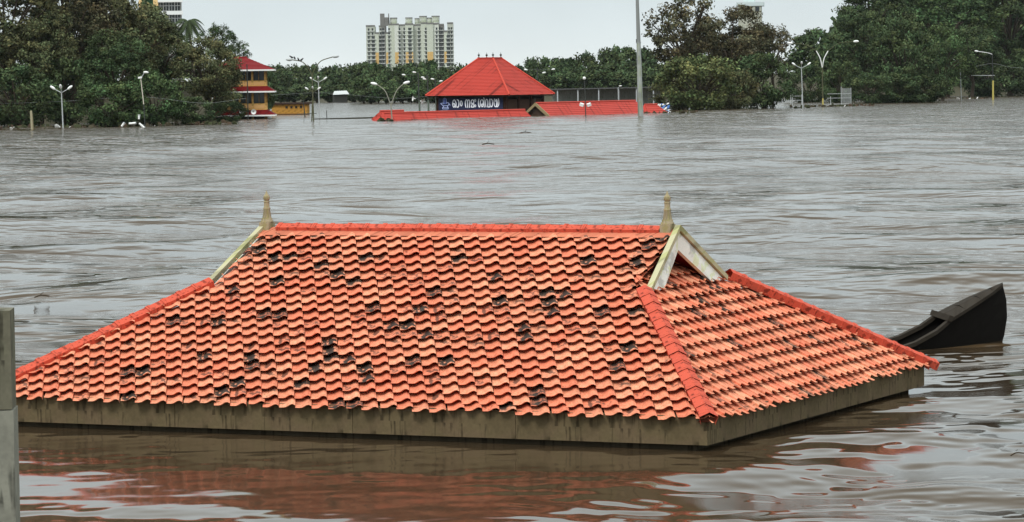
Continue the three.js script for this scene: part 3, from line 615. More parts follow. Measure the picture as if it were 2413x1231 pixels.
{   // far tower block
  const d = 2500, k = d / F, X = px => (px - 865) * k, cst = at(865, 230, d), Y = py => at(960, py, d).y;
  const b = thing('tower_block', 'pale green weathered tower block rising far behind the trees', 'building', V(cst.x, 0, cst.z), 0);
  const wallA = mat([0.60, 0.63, 0.59], 0.9, { map: paleMap }), wallB = mat([0.50, 0.52, 0.50], 0.9, { map: paleMap }), wallC = mat([0.70, 0.72, 0.72], 0.9, { map: paleMap }), soot = mat([0.17, 0.165, 0.155], 0.95), sand = mat([0.58, 0.38, 0.14], 0.9), slab = mat([0.72, 0.74, 0.72], 0.85);
  const yb = 0, floor = 2.98, yTop = Y(60);
  // bays: px from, to, top py, how far forward (m), material, window columns (px), sand band
  const bays = [[865, 886, 61, 0, wallB, [871, 880], 0], [886, 895, 78, 2.2, wallA, [883.5], 1], [895, 901, 62, -1.5, wallB, [], 0], [901, 911, 60, 1.0, soot, [899, 905], 0], [911, 917, 78, 1.4, wallA, [], 1], [917, 932, 58, 0.6, wallA, [919], 0], [932, 942, 58, 2.6, wallC, [943.5], 1], [942, 957, 60, 0.8, wallB, [955], 0], [957, 976, 58, 1.6, wallA, [966, 970], 1], [976, 994, 60, -2.5, wallB, [989], 0], [994, 1008, 56, 0.4, wallA, [1005.5], 0], [1008, 1023, 57, 2.6, wallA, [], 1], [1023, 1036, 58, 0.8, wallC, [1031], 0], [1036, 1048, 60, -1.5, soot, [1038, 1043], 0], [1048, 1056, 76, 1.8, wallA, [1056], 1], [1056, 1070, 57, 0.2, wallB, [1060, 1066], 0]];
  const wg = new THREE.BoxGeometry(1.15, 1.7, 0.5), lg = new THREE.BoxGeometry(2.6, 0.35, 1.4);
  for (const [p0, p1, tp, fw, m, cols, band] of bays) {
    const w = X(p1) - X(p0) - 0.05, y1 = Y(tp), bay = part('bay', box(w, y1 - yb, 18 + fw, X(p0) + w / 2, (y1 + yb) / 2, -9 + fw / 2), m, b);
    part('parapet', box(w + 0.3, 1.1, 0.5, X(p0) + w / 2, y1 + 0.4, fw), soot, bay);
    if (band) part('colour_band', box(w - 0.4, Y(123) - Y(150), 0.3, X(p0) + w / 2, (Y(123) + Y(150)) / 2, fw + 0.12), sand, bay);
    for (const cpx of cols) for (let f = 0; f < 13; f++) {
      const y = yTop - 2.6 - f * floor; if (y > y1 - 1.5 || y < Y(175)) continue;
      const wn = part('window', wg, glass, b, V(X(cpx), y, fw + 0.1));
      part('ledge', lg, slab, wn, V(0, -1.25, 0.4));
    }
  }
  // water tanks and stair heads
  for (const [p0, p1, tp, bp] of [[921, 938, 42, 58], [957, 974, 42, 58], [979, 990, 44, 58], [990, 1008, 39, 57], [1008, 1019, 43, 57], [1019, 1038, 39, 57]]) {
    const r = (X(p1) - X(p0)) / 2, g = new THREE.CylinderGeometry(r, r, Y(tp) - Y(bp), 18).translate((X(p0) + X(p1)) / 2, (Y(tp) + Y(bp)) / 2, -6);
    const tk = part('water_tank', g, wallB, b); part('rim', new THREE.CylinderGeometry(r * 1.04, r * 1.04, 0.8, 18).translate((X(p0) + X(p1)) / 2, Y(tp), -6), soot, tk);
  }
  part('stair_head', box(X(908) - X(898), Y(31) - Y(60), 6, X(903), (Y(31) + Y(60)) / 2, -5), soot, b);
  part('stair_head', box(X(917) - X(908.5), Y(40) - Y(60), 6, X(912.7), (Y(40) + Y(60)) / 2, -5), soot, b);
  part('mast', rod(V(X(919), Y(58), -4), V(X(918), Y(31), -4), 0.5, 0.35), soot, b);
}
{   // apartment block whose upper floors leave the frame
  const d = 760, k = d / F, cst = at(333, 62, d), X = px => (px - 333) * k, Y = py => at(395, py, d).y, top = Y(-110);
  const b = thing('apartment_block', 'white and cream apartment block with balconies above the palm', 'building', V(cst.x, 0, cst.z), 0.12);
  const green = mat([0.05, 0.14, 0.085], 0.9, { map: paleMap }), cream = mat([0.78, 0.55, 0.26], 0.85), paint = mat([0.8, 0.81, 0.8], 0.8), grille = mat([0.30, 0.30, 0.28], 0.7);
  part('side_wall', box(X(362) - X(333), top + 5, 8, X(347), (top - 5) / 2, -5.5), green, b);
  part('pilaster', box(X(373) - X(361.5), top + 5, 1.4, X(367), (top - 5) / 2, -0.9), cream, b);
  part('pilaster', box(0.6, top + 5, 0.8, X(331), (top - 5) / 2, -1.2), cream, b);
  part('core', box(X(428) - X(373), top + 5, 7, X(400.5), (top - 5) / 2, -5.2), grille, b);
  for (let f = 0; f < 5; f++) {
    const yb = Y(54 + 0 - f * 29.5 + 10), yp = Y(54 - f * 29.5 + 1);   // balcony floor and parapet top
    part('parapet', box(X(430) - X(372), yp - yb, 1.3, X(401), (yp + yb) / 2, -0.4), paint, b);
    part('ledge', box(X(362) - X(338), 0.3, 1.0, X(350), yp + 0.1, -1.1), paint, b);
    for (let i = 0; i < 4; i++) {
      const x = X(378 + i * 13.4), h = Y(30) - Y(50), w = part('window', box(1.1, h, 0.12, x, yp + h / 2 + 0.1, -1.62), glass, b);
      part('frame', [box(0.1, h + 0.1, 0.16, x - 0.6, yp + h / 2 + 0.1, -1.6), box(1.3, 0.08, 0.15, x, yp + h * 0.62, -1.57), box(0.06, h, 0.15, x, yp + h / 2 + 0.1, -1.56)], paint, w);
    }
  }
}
{   // building top behind the tall tree
  const d = 900, k = d / F, cst = at(1738, 60, d), X = px => (px - 1738) * k, Y = py => at(1770, py, d).y;
  const b = thing('roof_top_house', 'pale blue grey rooftop showing above the tall brown tree', 'building', V(cst.x, 0, cst.z), -0.1);
  const wall = mat([0.5, 0.5, 0.46], 0.85, { map: paleMap }), pale = mat([0.55, 0.62, 0.62], 0.8);
  part('wall', box(X(1794) - X(1740), Y(12) + 5, 8, X(1767), (Y(12) - 5) / 2, -4), wall, b);
  part('parapet', box(X(1800) - X(1736), Y(5) - Y(14), 8.6, X(1768), (Y(5) + Y(14)) / 2, -4), pale, b);
  part('stair_head', box(X(1778) - X(1752), Y(-14) - Y(5), 4, X(1765), (Y(-14) + Y(5)) / 2, -4), pale, b);
  for (const px of [1752, 1768, 1785]) part('window', box(1.1, Y(16) - Y(28), 0.2, X(px), (Y(16) + Y(28)) / 2, 0.0), glass, b);
}
{   // tin roofed shed on the far bank
  const d = 905, a = at(786, 231, d), w = 34 * d / F, h = 17 * d / F;
  const b = thing('tin_shed', 'white tin roofed shed at the foot of the far woods', 'shed', V(a.x, a.y, a.z), 0.2);
  part('wall', box(w * 0.92, h * 0.5 + a.y + 0.5, 3, w / 2, h * 0.25 - (a.y + 0.5) / 2, -1.5), mat([0.05, 0.05, 0.045], 0.9), b);
  part('roof', quads([[V(-0.3, h * 0.45, 0.5), V(w + 0.3, h * 0.5, 0.5), V(w, h, -2), V(0.5, h * 0.95, -2)], [V(-0.3, h * 0.45, -3.5), V(w + 0.3, h * 0.5, -3.5), V(w, h, -2), V(0.5, h * 0.95, -2)]]), mat([0.5, 0.52, 0.52], 0.6), b);
}
{   // long shelter with a thin flat roof
  const d = 560, a = at(1302, 238, d), Rr = at(1566, 232, d), w = Rr.x - a.x, y = at(1430, 208, d).y;
  const b = thing('long_shelter', 'long grey walled shelter with thin flat roof behind the red temple roof', 'shelter', V(a.x, 0, a.z), 0.0);
  part('roof', box(w + 1, 0.16, 5, w / 2, y, -2.2, 0, 0, 0.008), mat([0.10, 0.10, 0.10], 0.8), b);
  part('back_wall', box(w, y + 1, 0.3, w / 2, (y - 1) / 2 - 0.1, -4), mat([0.34, 0.345, 0.31], 0.95, { map: concreteMap }), b);
  for (const px of [1314, 1362, 1411, 1458, 1500, 1540]) part('pillar', box(0.2, y + 0.9, 0.2, (px - 1302) * d / F, (y - 1) / 2, 0), mat([0.42, 0.44, 0.45], 0.7), b);
}
{   // iron gate and railing
  const d = 575, a = at(1864, 252, d), k = d / F;
  const b = thing('entrance_gate', 'white painted railing gate standing between dark trees at the waterline', 'gate', V(a.x, 0, a.z), 0);
  const X = px => (px - 1864) * k, Y = py => at(1920, py, d).y;
  for (const [px, top] of [[1864, 206], [1868, 220], [1890, 222], [1958, 228], [1983, 205], [2006, 208]]) part('gate_post', rod(V(X(px), -0.6, 0), V(X(px), Y(top), 0), 0.05), M.lampGrey, b);
  for (const [p0, p1, py] of [[1866, 1892, 226], [1866, 1892, 236], [1950, 2007, 222], [1950, 2007, 232], [1940, 2007, 246]]) part('rail', rod(V(X(p0), Y(py), 0), V(X(p1), Y(py), 0), 0.035), M.lampGrey, b);
  for (let i = 0; i < 12; i++) part('bar', rod(V(X(1985 + i * 1.9), Y(246), 0), V(X(1985 + i * 1.9), Y(209), 0), 0.03, 0.03, 5), M.lampGrey, b);
}
// ---------------------------------------------------------------- lamp posts, masts, loudspeakers
const headGeo = (() => { const g = new THREE.SphereGeometry(0.5, 10, 7); g.scale(1, 0.42, 0.42); g.translate(0.42, 0, 0); return g; })();
function lampHead(parent, p, dir, len, m = M.white) {
  const h = part('lamp_head', headGeo, m, parent, p); h.scale.setScalar(len); h.quaternion.setFromUnitVectors(V(1, 0, 0), dir.clone().normalize()); return h;
}
function lampBase(name, label, px, py, depth, group) {
  const p = depth ? at(px, py, depth) : onWater(px, py); const o = thing(name, label, 'lamp post', V(p.x, 0, p.z), 0, group);
  o.userData.k = 0; return { o, d: -p.z, k: -p.z / F, x: px, p };
}
const rel = (b, px, py) => { const q = at(px, py, b.d); return V(q.x - b.p.x, q.y, 0); };
const done = b => { delete b.o.userData.k; return b.o; };
// three short heads fanned out on a straight post
function tripleLamp(label, px, py, topx, topy, spread, m, depth) {
  const b = lampBase('three_headed_lamp', label, px, py, depth), foot = rel(b, px, py), top = rel(b, topx, topy + 12 * spread); foot.y = -1.2;
  part('pole', rod(foot, top, 0.085, 0.06), m ?? M.lampGrey, b.o);
  for (const s of [-1, 0, 1]) {
    const e = top.clone().add(V(s * 13 * spread * b.k, (s ? 7 : 9) * spread * b.k, s ? 0 : 0.35));
    part('arm', rod(top, e, 0.05, 0.04), m ?? M.lampGrey, b.o);
    lampHead(b.o, e, V(s * 0.8, 0.6, s ? 0 : 0.7), 0.62 * spread);
  }
  return done(b);
}
// two long curved arms
function doubleLamp(label, px, py, forkx, forky, tips, m, heads = M.white, r = 0.075, depth) {
  const b = lampBase('double_armed_lamp', label, px, py, depth), foot = rel(b, px, py), fork = rel(b, forkx, forky); foot.y = -1.2;
  part('pole', rod(foot, fork, r * 1.2, r), m, b.o);
  for (const [tx, ty, mx, my] of tips) {
    const t = rel(b, tx, ty), q = rel(b, mx, my);
    part('arm', tube([fork.clone().add(V(0, -0.2, 0)), fork.clone().lerp(q, 0.5).add(V(0, 0.1, 0)), q, t], r * 0.85, 6, 14), m, b.o);
    lampHead(b.o, t, t.clone().sub(q).setY((t.y - q.y) * 0.3), 0.85, heads);
  }
  return done(b);
}
const olive = mat([0.10, 0.10, 0.055], 0.7), steel = mat([0.30, 0.32, 0.31], 0.55, { metalness: 0.3 }), yellowed = mat([0.5, 0.42, 0.12], 0.7);
tripleLamp('white three headed lamp post before the dark riverside thicket', 148.5, 303, 144, 205, 1.15);
tripleLamp('three headed lamp post just beside the tall double armed lamp', 753, 281, 750, 183, 0.95);
tripleLamp('three headed lamp post beside the white railing gate', 1893, 256, 1889, 148, 1.1);
tripleLamp('lone three headed lamp post off the dense tree, far from the gate', 2267, 236, 2263, 137, 1.0);
tripleLamp('short three headed lamp post rising just before the tall double armed lamp', 733, 286, 737, 207, 0.85, olive);
const tall = doubleLamp('tall double armed lamp with birds on one arm near the ochre shed', 739, 286, 735, 172, [[688, 141, 712, 146], [784, 134, 756, 144]], olive, M.lampGrey);
doubleLamp('double armed lamp standing in front of the long awash roof', 925, 286, 921, 247, [[888, 199, 906, 213], [951, 197, 936, 212]], mat([0.26, 0.25, 0.2], 0.6));
{ const b = lampBase('double_armed_lamp', 'double armed lamp with white fork and yellow foot behind the gate railing', 1940, 252); const f = rel(b, 1940, 252), m1 = rel(b, 1939.5, 232), k = rel(b, 1938, 150); f.y = -1;
  part('foot', rod(f, m1, 0.13, 0.12), yellowed, b.o); part('pole', rod(m1, k, 0.1, 0.08), olive, b.o);
  for (const [s, tx, ty, mx, my] of [[-1, 1868, 102, 1900, 106], [1, 2012, 98, 1978, 102]]) { const e = rel(b, 1938 + s * 14, 120), t = rel(b, tx, ty);
    part('fork_arm', tube([k.clone().add(V(0, -0.6, 0)), rel(b, 1938 + s * 5, 137), e], 0.085, 6, 10), M.white, b.o); part('arm', tube([e, rel(b, mx, my), t], 0.05, 6, 10), olive, b.o); lampHead(b.o, t, V(s, 0.05, 0), 0.9); } done(b); }
{ const b = lampBase('single_armed_lamp', 'single armed lamp post under the wooded slope, wires tied to it', 2341, 235); const f = rel(b, 2341, 235), t = rel(b, 2339, 128), m1 = rel(b, 2341, 190); f.y = -1;
  part('foot', rod(f, m1, 0.2, 0.17), yellowed, b.o); part('pole', rod(m1, t, 0.1, 0.08), M.darkMetal, b.o);
  part('arm', tube([t, rel(b, 2330, 125), rel(b, 2304, 121)], 0.06, 6, 8), M.white, b.o); lampHead(b.o, rel(b, 2306, 121), V(-1, 0.1, 0), 0.8);
  part('cross_bar', rod(rel(b, 2290, 178), rel(b, 2345, 178), 0.05), M.lampGrey, b.o); done(b); }
{ const b = lampBase('leaning_lamp', 'leaning lamp post with floodlight in front of the green bush', 342, 297, 374); const f = rel(b, 342, 297), m1 = rel(b, 338, 246), t = rel(b, 331, 185); f.y = -1;
  part('lower_pole', rod(f, m1, 0.06, 0.055), M.darkMetal, b.o); part('upper_pole', rod(m1, t, 0.06, 0.055), mat([0.55, 0.5, 0.42], 0.7), b.o);
  part('lamp_box', box(0.42, 0.2, 0.3, t.x - 0.08, t.y + 0.1, 0, 0, 0, 0.15), M.white, b.o); lampHead(b.o, rel(b, 338, 170), V(1, -0.1, 0), 0.6); part('arm', rod(t, rel(b, 340, 171), 0.04), M.lampGrey, b.o); done(b); }
{ const p = onWater(74, 305), o = thing('wooden_stake', 'pale wooden stake in the shallows near the dark thicket', 'stake', V(p.x, 0, p.z)); const k = -p.z / F;
  part('stake', box(0.22, 44 * k + 0.6, 0.14, 0, 22 * k - 0.3, 0, 0, 0, 0.03), mat([0.34, 0.30, 0.2], 0.9), o); part('brace', rod(V(0.2, -0.4, 0), V(0.1, 36 * k, 0), 0.05), mat([0.2, 0.17, 0.1], 0.9), o); }
{ const b = lampBase('tall_mast', 'very tall grey steel mast standing before the red temple roof', 1510.5, 276); const f = rel(b, 1510.5, 276), t = rel(b, 1500, -60), q = rel(b, 1505, 100); f.y = -1.5;
  part('lower_shaft', rod(f, q, 0.36, 0.26, 14), mat([0.40, 0.42, 0.42], 0.5, { metalness: 0.3, map: paleMap }), b.o); part('upper_shaft', rod(q, t, 0.25, 0.16, 14), mat([0.24, 0.25, 0.24], 0.5, { metalness: 0.3 }), b.o);
  part('collar', new THREE.CylinderGeometry(0.30, 0.30, 0.14, 14), steel, b.o, q); part('bracket', box(0.12, 0.5, 0.2, -0.42, rel(b, 1500, 97).y, 0), M.darkMetal, b.o); done(b); b.o.userData.category = 'mast'; }
{ const b = lampBase('globe_lamp', 'round globe lamp on a thin post before the red temple roof', 1381, 276); const f = rel(b, 1381, 276), t = rel(b, 1377.5, 190); f.y = -1;
  part('pole', rod(f, t, 0.07, 0.05), M.darkMetal, b.o); part('globe', new THREE.SphereGeometry(0.2, 14, 10), M.white, b.o, rel(b, 1377, 184.5));
  for (const [px, s] of [[1371, -1], [1388, 1]]) part('floodlight', box(0.5, 0.36, 0.3, 0, 0, 0, 0.3, s * 0.3, s * 0.35), M.white, b.o, rel(b, px, 247)); done(b); }
// slim lamp posts behind the long roof
const slim = [[989, 265, 985, 170, [[955, 177], [980, 171]], 'first slim dark lamp post behind the awash roof, horn speakers on it'], [1010, 265, 1007, 176, [[1000, 183], [1004, 187]], 'second slim dark lamp post behind the awash roof, next to the horns'], [1029, 262, 1025, 187, [[1023, 187], [1035, 192]], 'third slim dark lamp post, closest to the temple hall corner']];
for (const [px, py, tx, ty, tips, label] of slim) {
  const b = lampBase('slim_lamp_post', label, px, py, 470, 'slim lamp posts behind the awash roof'); const f = rel(b, px, py), t = rel(b, tx, ty); f.y = -1;
  part('pole', rod(f, t, 0.12, 0.09), M.darkMetal, b.o); part('foot', rod(f, rel(b, px - 1, 236), 0.14, 0.13), mat([0.12, 0.15, 0.12], 0.8), b.o);
  for (const [ax, ay] of tips) { const e = rel(b, ax, ay); part('arm', rod(t.clone().add(V(0, -0.3, 0)), e, 0.035), M.darkMetal, b.o); lampHead(b.o, e, V(ax < tx ? -1 : 1, 0.15, 0), 0.55); }
  done(b);
}
{ const b = lampBase('slim_lamp_post', 'slim lamp post half hidden by the temple hall roof edge', 1267, 262, 520); const f = rel(b, 1267, 262), t = rel(b, 1266, 160); f.y = -1;
  part('pole', rod(f, t, 0.11, 0.09), M.darkMetal, b.o); for (const [ax, ay] of [[1278, 172], [1300, 164], [1243, 165]]) { const e = rel(b, ax, ay); part('arm', rod(t.clone().add(V(0, -0.3, 0)), e, 0.04), M.darkMetal, b.o); lampHead(b.o, e, V(Math.sign(ax - 1266), 0.15, 0), 0.6); } done(b); }
{ const b = lampBase('small_lamp_post', 'small hooked lamp beside the shelter behind the red roof', 1458, 240, 540); const f = rel(b, 1458, 245), t = rel(b, 1457, 206); f.y = -1; part('pole', rod(f, t, 0.08), M.lampGrey, b.o); lampHead(b.o, rel(b, 1459, 203), V(1, 0.1, 0), 0.5); done(b); }
// horn loudspeakers
const hornGeo = lathe([[0.05, 0], [0.07, 0.12], [0.12, 0.24], [0.22, 0.34], [0.36, 0.40], [0.37, 0.42], [0.3, 0.37], [0.12, 0.26]], 16);
function horn(label, px, py, depth, dir, s, group) {
  const p = at(px, py, depth), o = thing('loudspeaker_horn', label, 'loudspeaker', p, 0, group);
  const h = part('horn', hornGeo, M.white, o); h.quaternion.setFromUnitVectors(V(0, 1, 0), dir.clone().normalize()); h.scale.setScalar(s);
  const c = part('driver', new THREE.CylinderGeometry(0.1, 0.1, 0.22, 10), M.darkMetal, o, dir.clone().normalize().multiplyScalar(-0.1 * s)); c.quaternion.copy(h.quaternion); c.scale.setScalar(s);
  part('bracket', box(0.05, 0.3, 0.3, 0, -0.1, -0.15), M.darkMetal, o);
}
horn('white horn loudspeaker before the maroon skirt, nearer the tree trunk', 571, 262, 447, V(-0.15, -0.05, 1), 0.95);
horn('white horn loudspeaker on the maroon skirt, nearer the ochre shed', 596, 263, 447, V(0.25, -0.1, 1), 0.95);
horn('white horn loudspeaker on the slim post, mouth turned to the open river', 979, 233, 468, V(-1, 0.1, 0.3), 0.95);
horn('smaller white horn loudspeaker on the slim post, mouth to the temple', 990, 238, 468, V(0.9, -0.3, 0.5), 0.8);
{ const p = at(572, 284, 448), o = thing('speaker_pole', 'dark pole carrying the horns before the maroon skirted building', 'pole', V(p.x, 0, p.z)); part('pole', rod(V(0.7, -1, 0), V(0.66, 7.3, 0), 0.07), M.darkMetal, o); part('cross_bar', rod(V(-0.1, at(580, 262, 448).y, 0), V(1.4, at(580, 262, 448).y, 0), 0.04), M.darkMetal, o); }
// crows on the tall lamp
for (const [px, py, label] of [[687, 135, 'crow perched on the tall lamp head'], [694, 137, 'crow just behind the lamp head on the arm'], [703, 140, 'crow in the middle of the tall lamp arm'], [710, 141, 'crow on the bend of the tall lamp arm']]) {
  const d = -tall.position.z, p = at(px, py, d), o = thing('crow', label, 'bird', p, px * 0.7, 'crows on the tall lamp');
  const body = new THREE.SphereGeometry(0.13, 10, 8).scale(1.5, 0.85, 0.8).rotateZ(0.5);
  part('body', [body, new THREE.SphereGeometry(0.08, 8, 6).translate(0.2, 0.14, 0), new THREE.ConeGeometry(0.03, 0.12, 6).rotateZ(-1.6).translate(0.31, 0.14, 0), box(0.22, 0.03, 0.08, -0.24, -0.1, 0, 0, 0, 0.5), rod(V(0, -0.08, 0.03), V(0, -0.22, 0.03), 0.012), rod(V(0, -0.08, -0.03), V(0, -0.22, -0.03), 0.012)], M.black, o);
}
// wires
function wire(label, pts, d, r = 0.02) { const q = pts.map(([x, y]) => at(x, y, d)), o = thing('overhead_wire', label, 'wire', V(0, 0, 0)); part('wire', tube(q, r * 0.6, 4, 40), steel, o); }
wire('thin wire sagging across the dark thicket before the three headed lamp', [[-40, 246], [145, 239], [340, 229], [480, 243], [580, 232]], 388, 0.018);
wire('thin wire tied to the single armed lamp under the wooded slope', [[2285, 160], [2341, 150], [2380, 158], [2440, 162]], 660, 0.03);
wire('long wire crossing low in front of the far woods', [[640, 224], [760, 219], [930, 232], [1000, 228], [1040, 230]], 480, 0.018);

// submerged wall top, rods
{ const a = onWater(742, 282), c = onWater(893, 278), o = thing('sunken_wall', 'dark top of a sunken wall near the double armed lamp', 'wall', V(a.x, 0, a.z), -Math.atan2(c.z - a.z, c.x - a.x)); const l = Math.hypot(c.x - a.x, c.z - a.z);
  part('coping', box(l, 0.26, 0.3, l / 2, 0.0, 0, 0, 0, 0.0), mat([0.05, 0.045, 0.03], 0.9), o); part('rod', rod(V(l * 0.18, -0.3, 0), V(l * 0.18, 1.15, 0), 0.05), M.darkMetal, o); part('rod', rod(V(l * 0.98, -0.3, 0), V(l * 0.98, 0.5, 0), 0.05), M.darkMetal, o); }
{ const p = onWater(719, 276), o = thing('dark_stake', 'dark stake beside the ochre shed corner', 'stake', V(p.x, 0, p.z)); part('stake', rod(V(0, -0.5, 0), V(-0.25, 40 * -p.z / F, 0), 0.09, 0.06), M.darkMetal, o); part('rail', rod(V(-1.2, 0.4, 0), V(1.6, 0.5, 0), 0.05), M.darkMetal, o); }
// white wreckage in the shallows
{ const bits = [[289, 294, 10, 0.9, 'short white pipe end jutting from the water by the bush'], [311, 291, 16, 0.05, 'long white pipe floating level under the green bush'], [327, 276, 10, 1.5, 'upright white lamp cover above the floating pipes'], [333, 296, 16, -0.75, 'slanting white pipe beside the leaning lamp foot']];
  for (const [px, py, l, a, label] of bits) { const d = 372, p = at(px, py, d), h = l * d / F / 2, o = thing('broken_pipe', label, 'pipe', p, 0, 'white wreckage by the bush'); part('pipe', rod(V(-Math.cos(a) * h, -Math.sin(a) * h, 0), V(Math.cos(a) * h, Math.sin(a) * h, 0), 0.11, 0.13, 9), M.white, o); part('collar', new THREE.CylinderGeometry(0.15, 0.15, 0.1, 10).rotateZ(a + 1.57).translate(Math.cos(a) * h, Math.sin(a) * h, 0), M.lampGrey, o); } }
// drifting branches
for (const [px, py, l, turn, label] of [[98, 702, 0.30, 0.2, 'dark branch drifting beside the left hip of the hall'], [331, 511, 0.16, 1.1, 'short brown branch drifting on open water beyond the finial'], [1150, 341, 0.9, 0.4, 'tiny dark branch drifting far out before the temple'], [1808, 355, 0.5, 0.9, 'forked dark twig drifting far out before the tall tree'], [1238, 314, 1.0, 0.1, 'dark driftwood near the open gable of the red roof'], [2398, 1076, 0.16, 0.3, 'dark twig drifting near the frame corner']]) {
  const p = onWater(px, py), o = thing('drifting_branch', label, 'branch', V(p.x, 0.03, p.z), turn);
  part('stem', tube([V(-l / 2, -0.02, 0), V(-l * 0.1, l * 0.06, 0.03 * l), V(l / 2, 0.0, 0)], l * 0.045, 6, 8), mat([0.05, 0.035, 0.02], 0.9), o);
  part('twig', rod(V(-l * 0.1, 0.03, 0), V(l * 0.12, l * 0.28, -0.1 * l), l * 0.025, l * 0.012), mat([0.05, 0.035, 0.02], 0.9), o);
}
{ // flotsam caught along the temple roofs
  const r = rng(77), geo = [], P = new THREE.IcosahedronGeometry(1, 0), list = [];
  const spans = [[1290, 268.5, 1500, 265.5, 150], [1150, 274, 1240, 271, 30], [890, 285.5, 920, 285, 12], [1500, 266, 1640, 266, 60], [0, 304, 560, 291, 160], [1860, 254, 2060, 248, 90], [2200, 232, 2330, 232, 30]];
  for (const [a, ya, b, yb, n] of spans) for (let i = 0; i < n; i++) { const t = r(), p = onWater(lerp(a, b, t) + (r() - 0.5) * 8, lerp(ya, yb, t) + (r() - 0.3) * 3); list.push([p, 0.10 + 0.28 * r(), r()]); }
  const im = new THREE.InstancedMesh(P, mat([1, 1, 1], 0.95), list.length), m4 = new THREE.Matrix4(), q = new THREE.Quaternion();
  list.forEach(([p, s, k], i) => { q.setFromEuler(new THREE.Euler(k * 6, k * 17, k * 29)); m4.compose(V(p.x, 0.04, p.z), q, V(s * 1.5, s * 0.4, s)); im.setMatrixAt(i, m4); im.setColorAt(i, k > 0.93 ? lin(0.7, 0.7, 0.68) : k > 0.6 ? lin(0.05, 0.042, 0.025) : k > 0.3 ? lin(0.04, 0.045, 0.02) : lin(0.06, 0.04, 0.025)); });
  im.name = 'flotsam'; im.userData.kind = 'stuff'; im.userData.label = 'small floating debris gathered along the flooded bank and roofs'; im.userData.category = 'debris'; scene.add(im);
}
// blue and white litter caught in the bush beside the red roof
{ const r = rng(91), p = at(1562, 252, 470), o = thing('caught_litter', 'blue and white plastic litter caught in the bush beside the red roof', 'litter', p); for (let i = 0; i < 26; i++) { const m = part('rag', quads([[V(0, 0, 0), V(0.35 * r() + 0.1, 0.1 * r(), 0.1), V(0.3 * r(), -0.3 * r() - 0.1, 0.1), V(-0.1, -0.3 * r(), 0)]]), i % 2 ? M.white : mat([0.08, 0.2, 0.5], 0.6), o, V((r() - 0.5) * 1.4, (r() - 0.5) * 1.5, (r()) * 0.5)); } }
// ---------------------------------------------------------------- trees
const bark = mat([0.05, 0.038, 0.028], 0.95), barkPale = mat([0.13, 0.11, 0.085], 0.95);
function crownGeo(seed, { clumps = 46, leaves = 120, size = 0.05, shell = 0.55, clumpR = 0.26, flat = 0.75, hang = 0 }) {
  const r = rng(seed), pos = [], nor = [], col = [], centres = [];
  const gauss = () => (r() + r() + r() - 1.5) * 1.15;
  for (let c = 0; c < clumps; c++) {
    let th = r() * 6.283, cz = r() * 2 - 1, rad = Math.pow(r(), 0.5) * (1 - shell) + shell; const s = Math.sqrt(1 - cz * cz);
    const wob = 0.82 + 0.36 * vnoise(Math.cos(th) * 1.6 + 9, Math.sin(th) * 1.6 + cz * 2 + 9, 64, seed);
    rad = Math.min(rad, 1) * wob * (1 - clumpR * 0.5);
    if (cz < -0.45) rad *= 0.8;
    const C = V(Math.cos(th) * s * rad, cz * rad, Math.sin(th) * s * rad), R = clumpR * (0.6 + 0.8 * r()), tone = 0.45 + 1.15 * r() * r() + 0.2 * r(), warm = r();
    centres.push(C);
    const n = Math.round(leaves * (0.6 + 0.8 * r()));
    for (let i = 0; i < n; i++) {
      const d = V(gauss(), gauss(), gauss()); const l = d.length() || 1; d.multiplyScalar(R * Math.min(1, l) / l * (0.55 + 0.45 * r()) * 1.1); d.y *= flat; d.y -= hang * R * r();
      const p = C.clone().add(d), out = d.clone().normalize().multiplyScalar(0.9).add(V(gauss(), gauss() + 0.45, gauss())).normalize();
      const t1 = V(gauss(), gauss(), gauss()).cross(out).normalize(), t2 = out.clone().cross(t1), sz = size * (0.55 + 0.9 * r());
      const a = p.clone().addScaledVector(t1, sz), b = p.clone().addScaledVector(t2, sz * 0.55).addScaledVector(out, sz * 0.15), e = p.clone().addScaledVector(t1, -sz), f = p.clone().addScaledVector(t2, -sz * 0.55).addScaledVector(out, sz * 0.15);
      const v = tone * (0.45 + 1.1 * r()), w = warm * 0.5 + r() * 0.5, cr = v * (0.82 + 0.45 * w), cg = v * (1.05 - 0.1 * w), cb = v * (1.0 - 0.2 * w);
      for (const q of [a, b, e, a, e, f]) { pos.push(q.x, q.y, q.z); nor.push(out.x, out.y, out.z); col.push(cr, cg, cb); }
    }
  }
  const g = new THREE.BufferGeometry();
  g.setAttribute('position', new THREE.Float32BufferAttribute(pos, 3)); g.setAttribute('normal', new THREE.Float32BufferAttribute(nor, 3)); g.setAttribute('color', new THREE.Float32BufferAttribute(col, 3));
  const limbs = [];
  for (let i = 0; i < centres.length; i += 4) { const c = centres[i], m = V(c.x * 0.35, c.y * 0.45 - 0.3, c.z * 0.35); limbs.push(tube([V(0, -0.95, 0), m, c.clone().multiplyScalar(0.92)], 0.014, 4, 6)); }
  return { g, limbs: merge(limbs) };
}
const KINDS = {
  dense: [1, 2, 3, 4].map(s => crownGeo(100 + s, { clumps: 58, leaves: 120, size: 0.058, clumpR: 0.27 })),
  big: [1, 2, 3].map(s => crownGeo(200 + s, { clumps: 112, leaves: 190, size: 0.029, clumpR: 0.2, shell: 0.74, flat: 0.66 })),
  airy: [1, 2].map(s => crownGeo(300 + s, { clumps: 110, leaves: 62, size: 0.036, clumpR: 0.17, shell: 0.35 })),
  bush: [1, 2, 3].map(s => crownGeo(400 + s, { clumps: 80, leaves: 125, size: 0.040, clumpR: 0.23, shell: 0.76, hang: 0.3 })),
  far: [1, 2, 3, 4].map(s => crownGeo(500 + s, { clumps: 34, leaves: 90, size: 0.085, clumpR: 0.33 })),
};
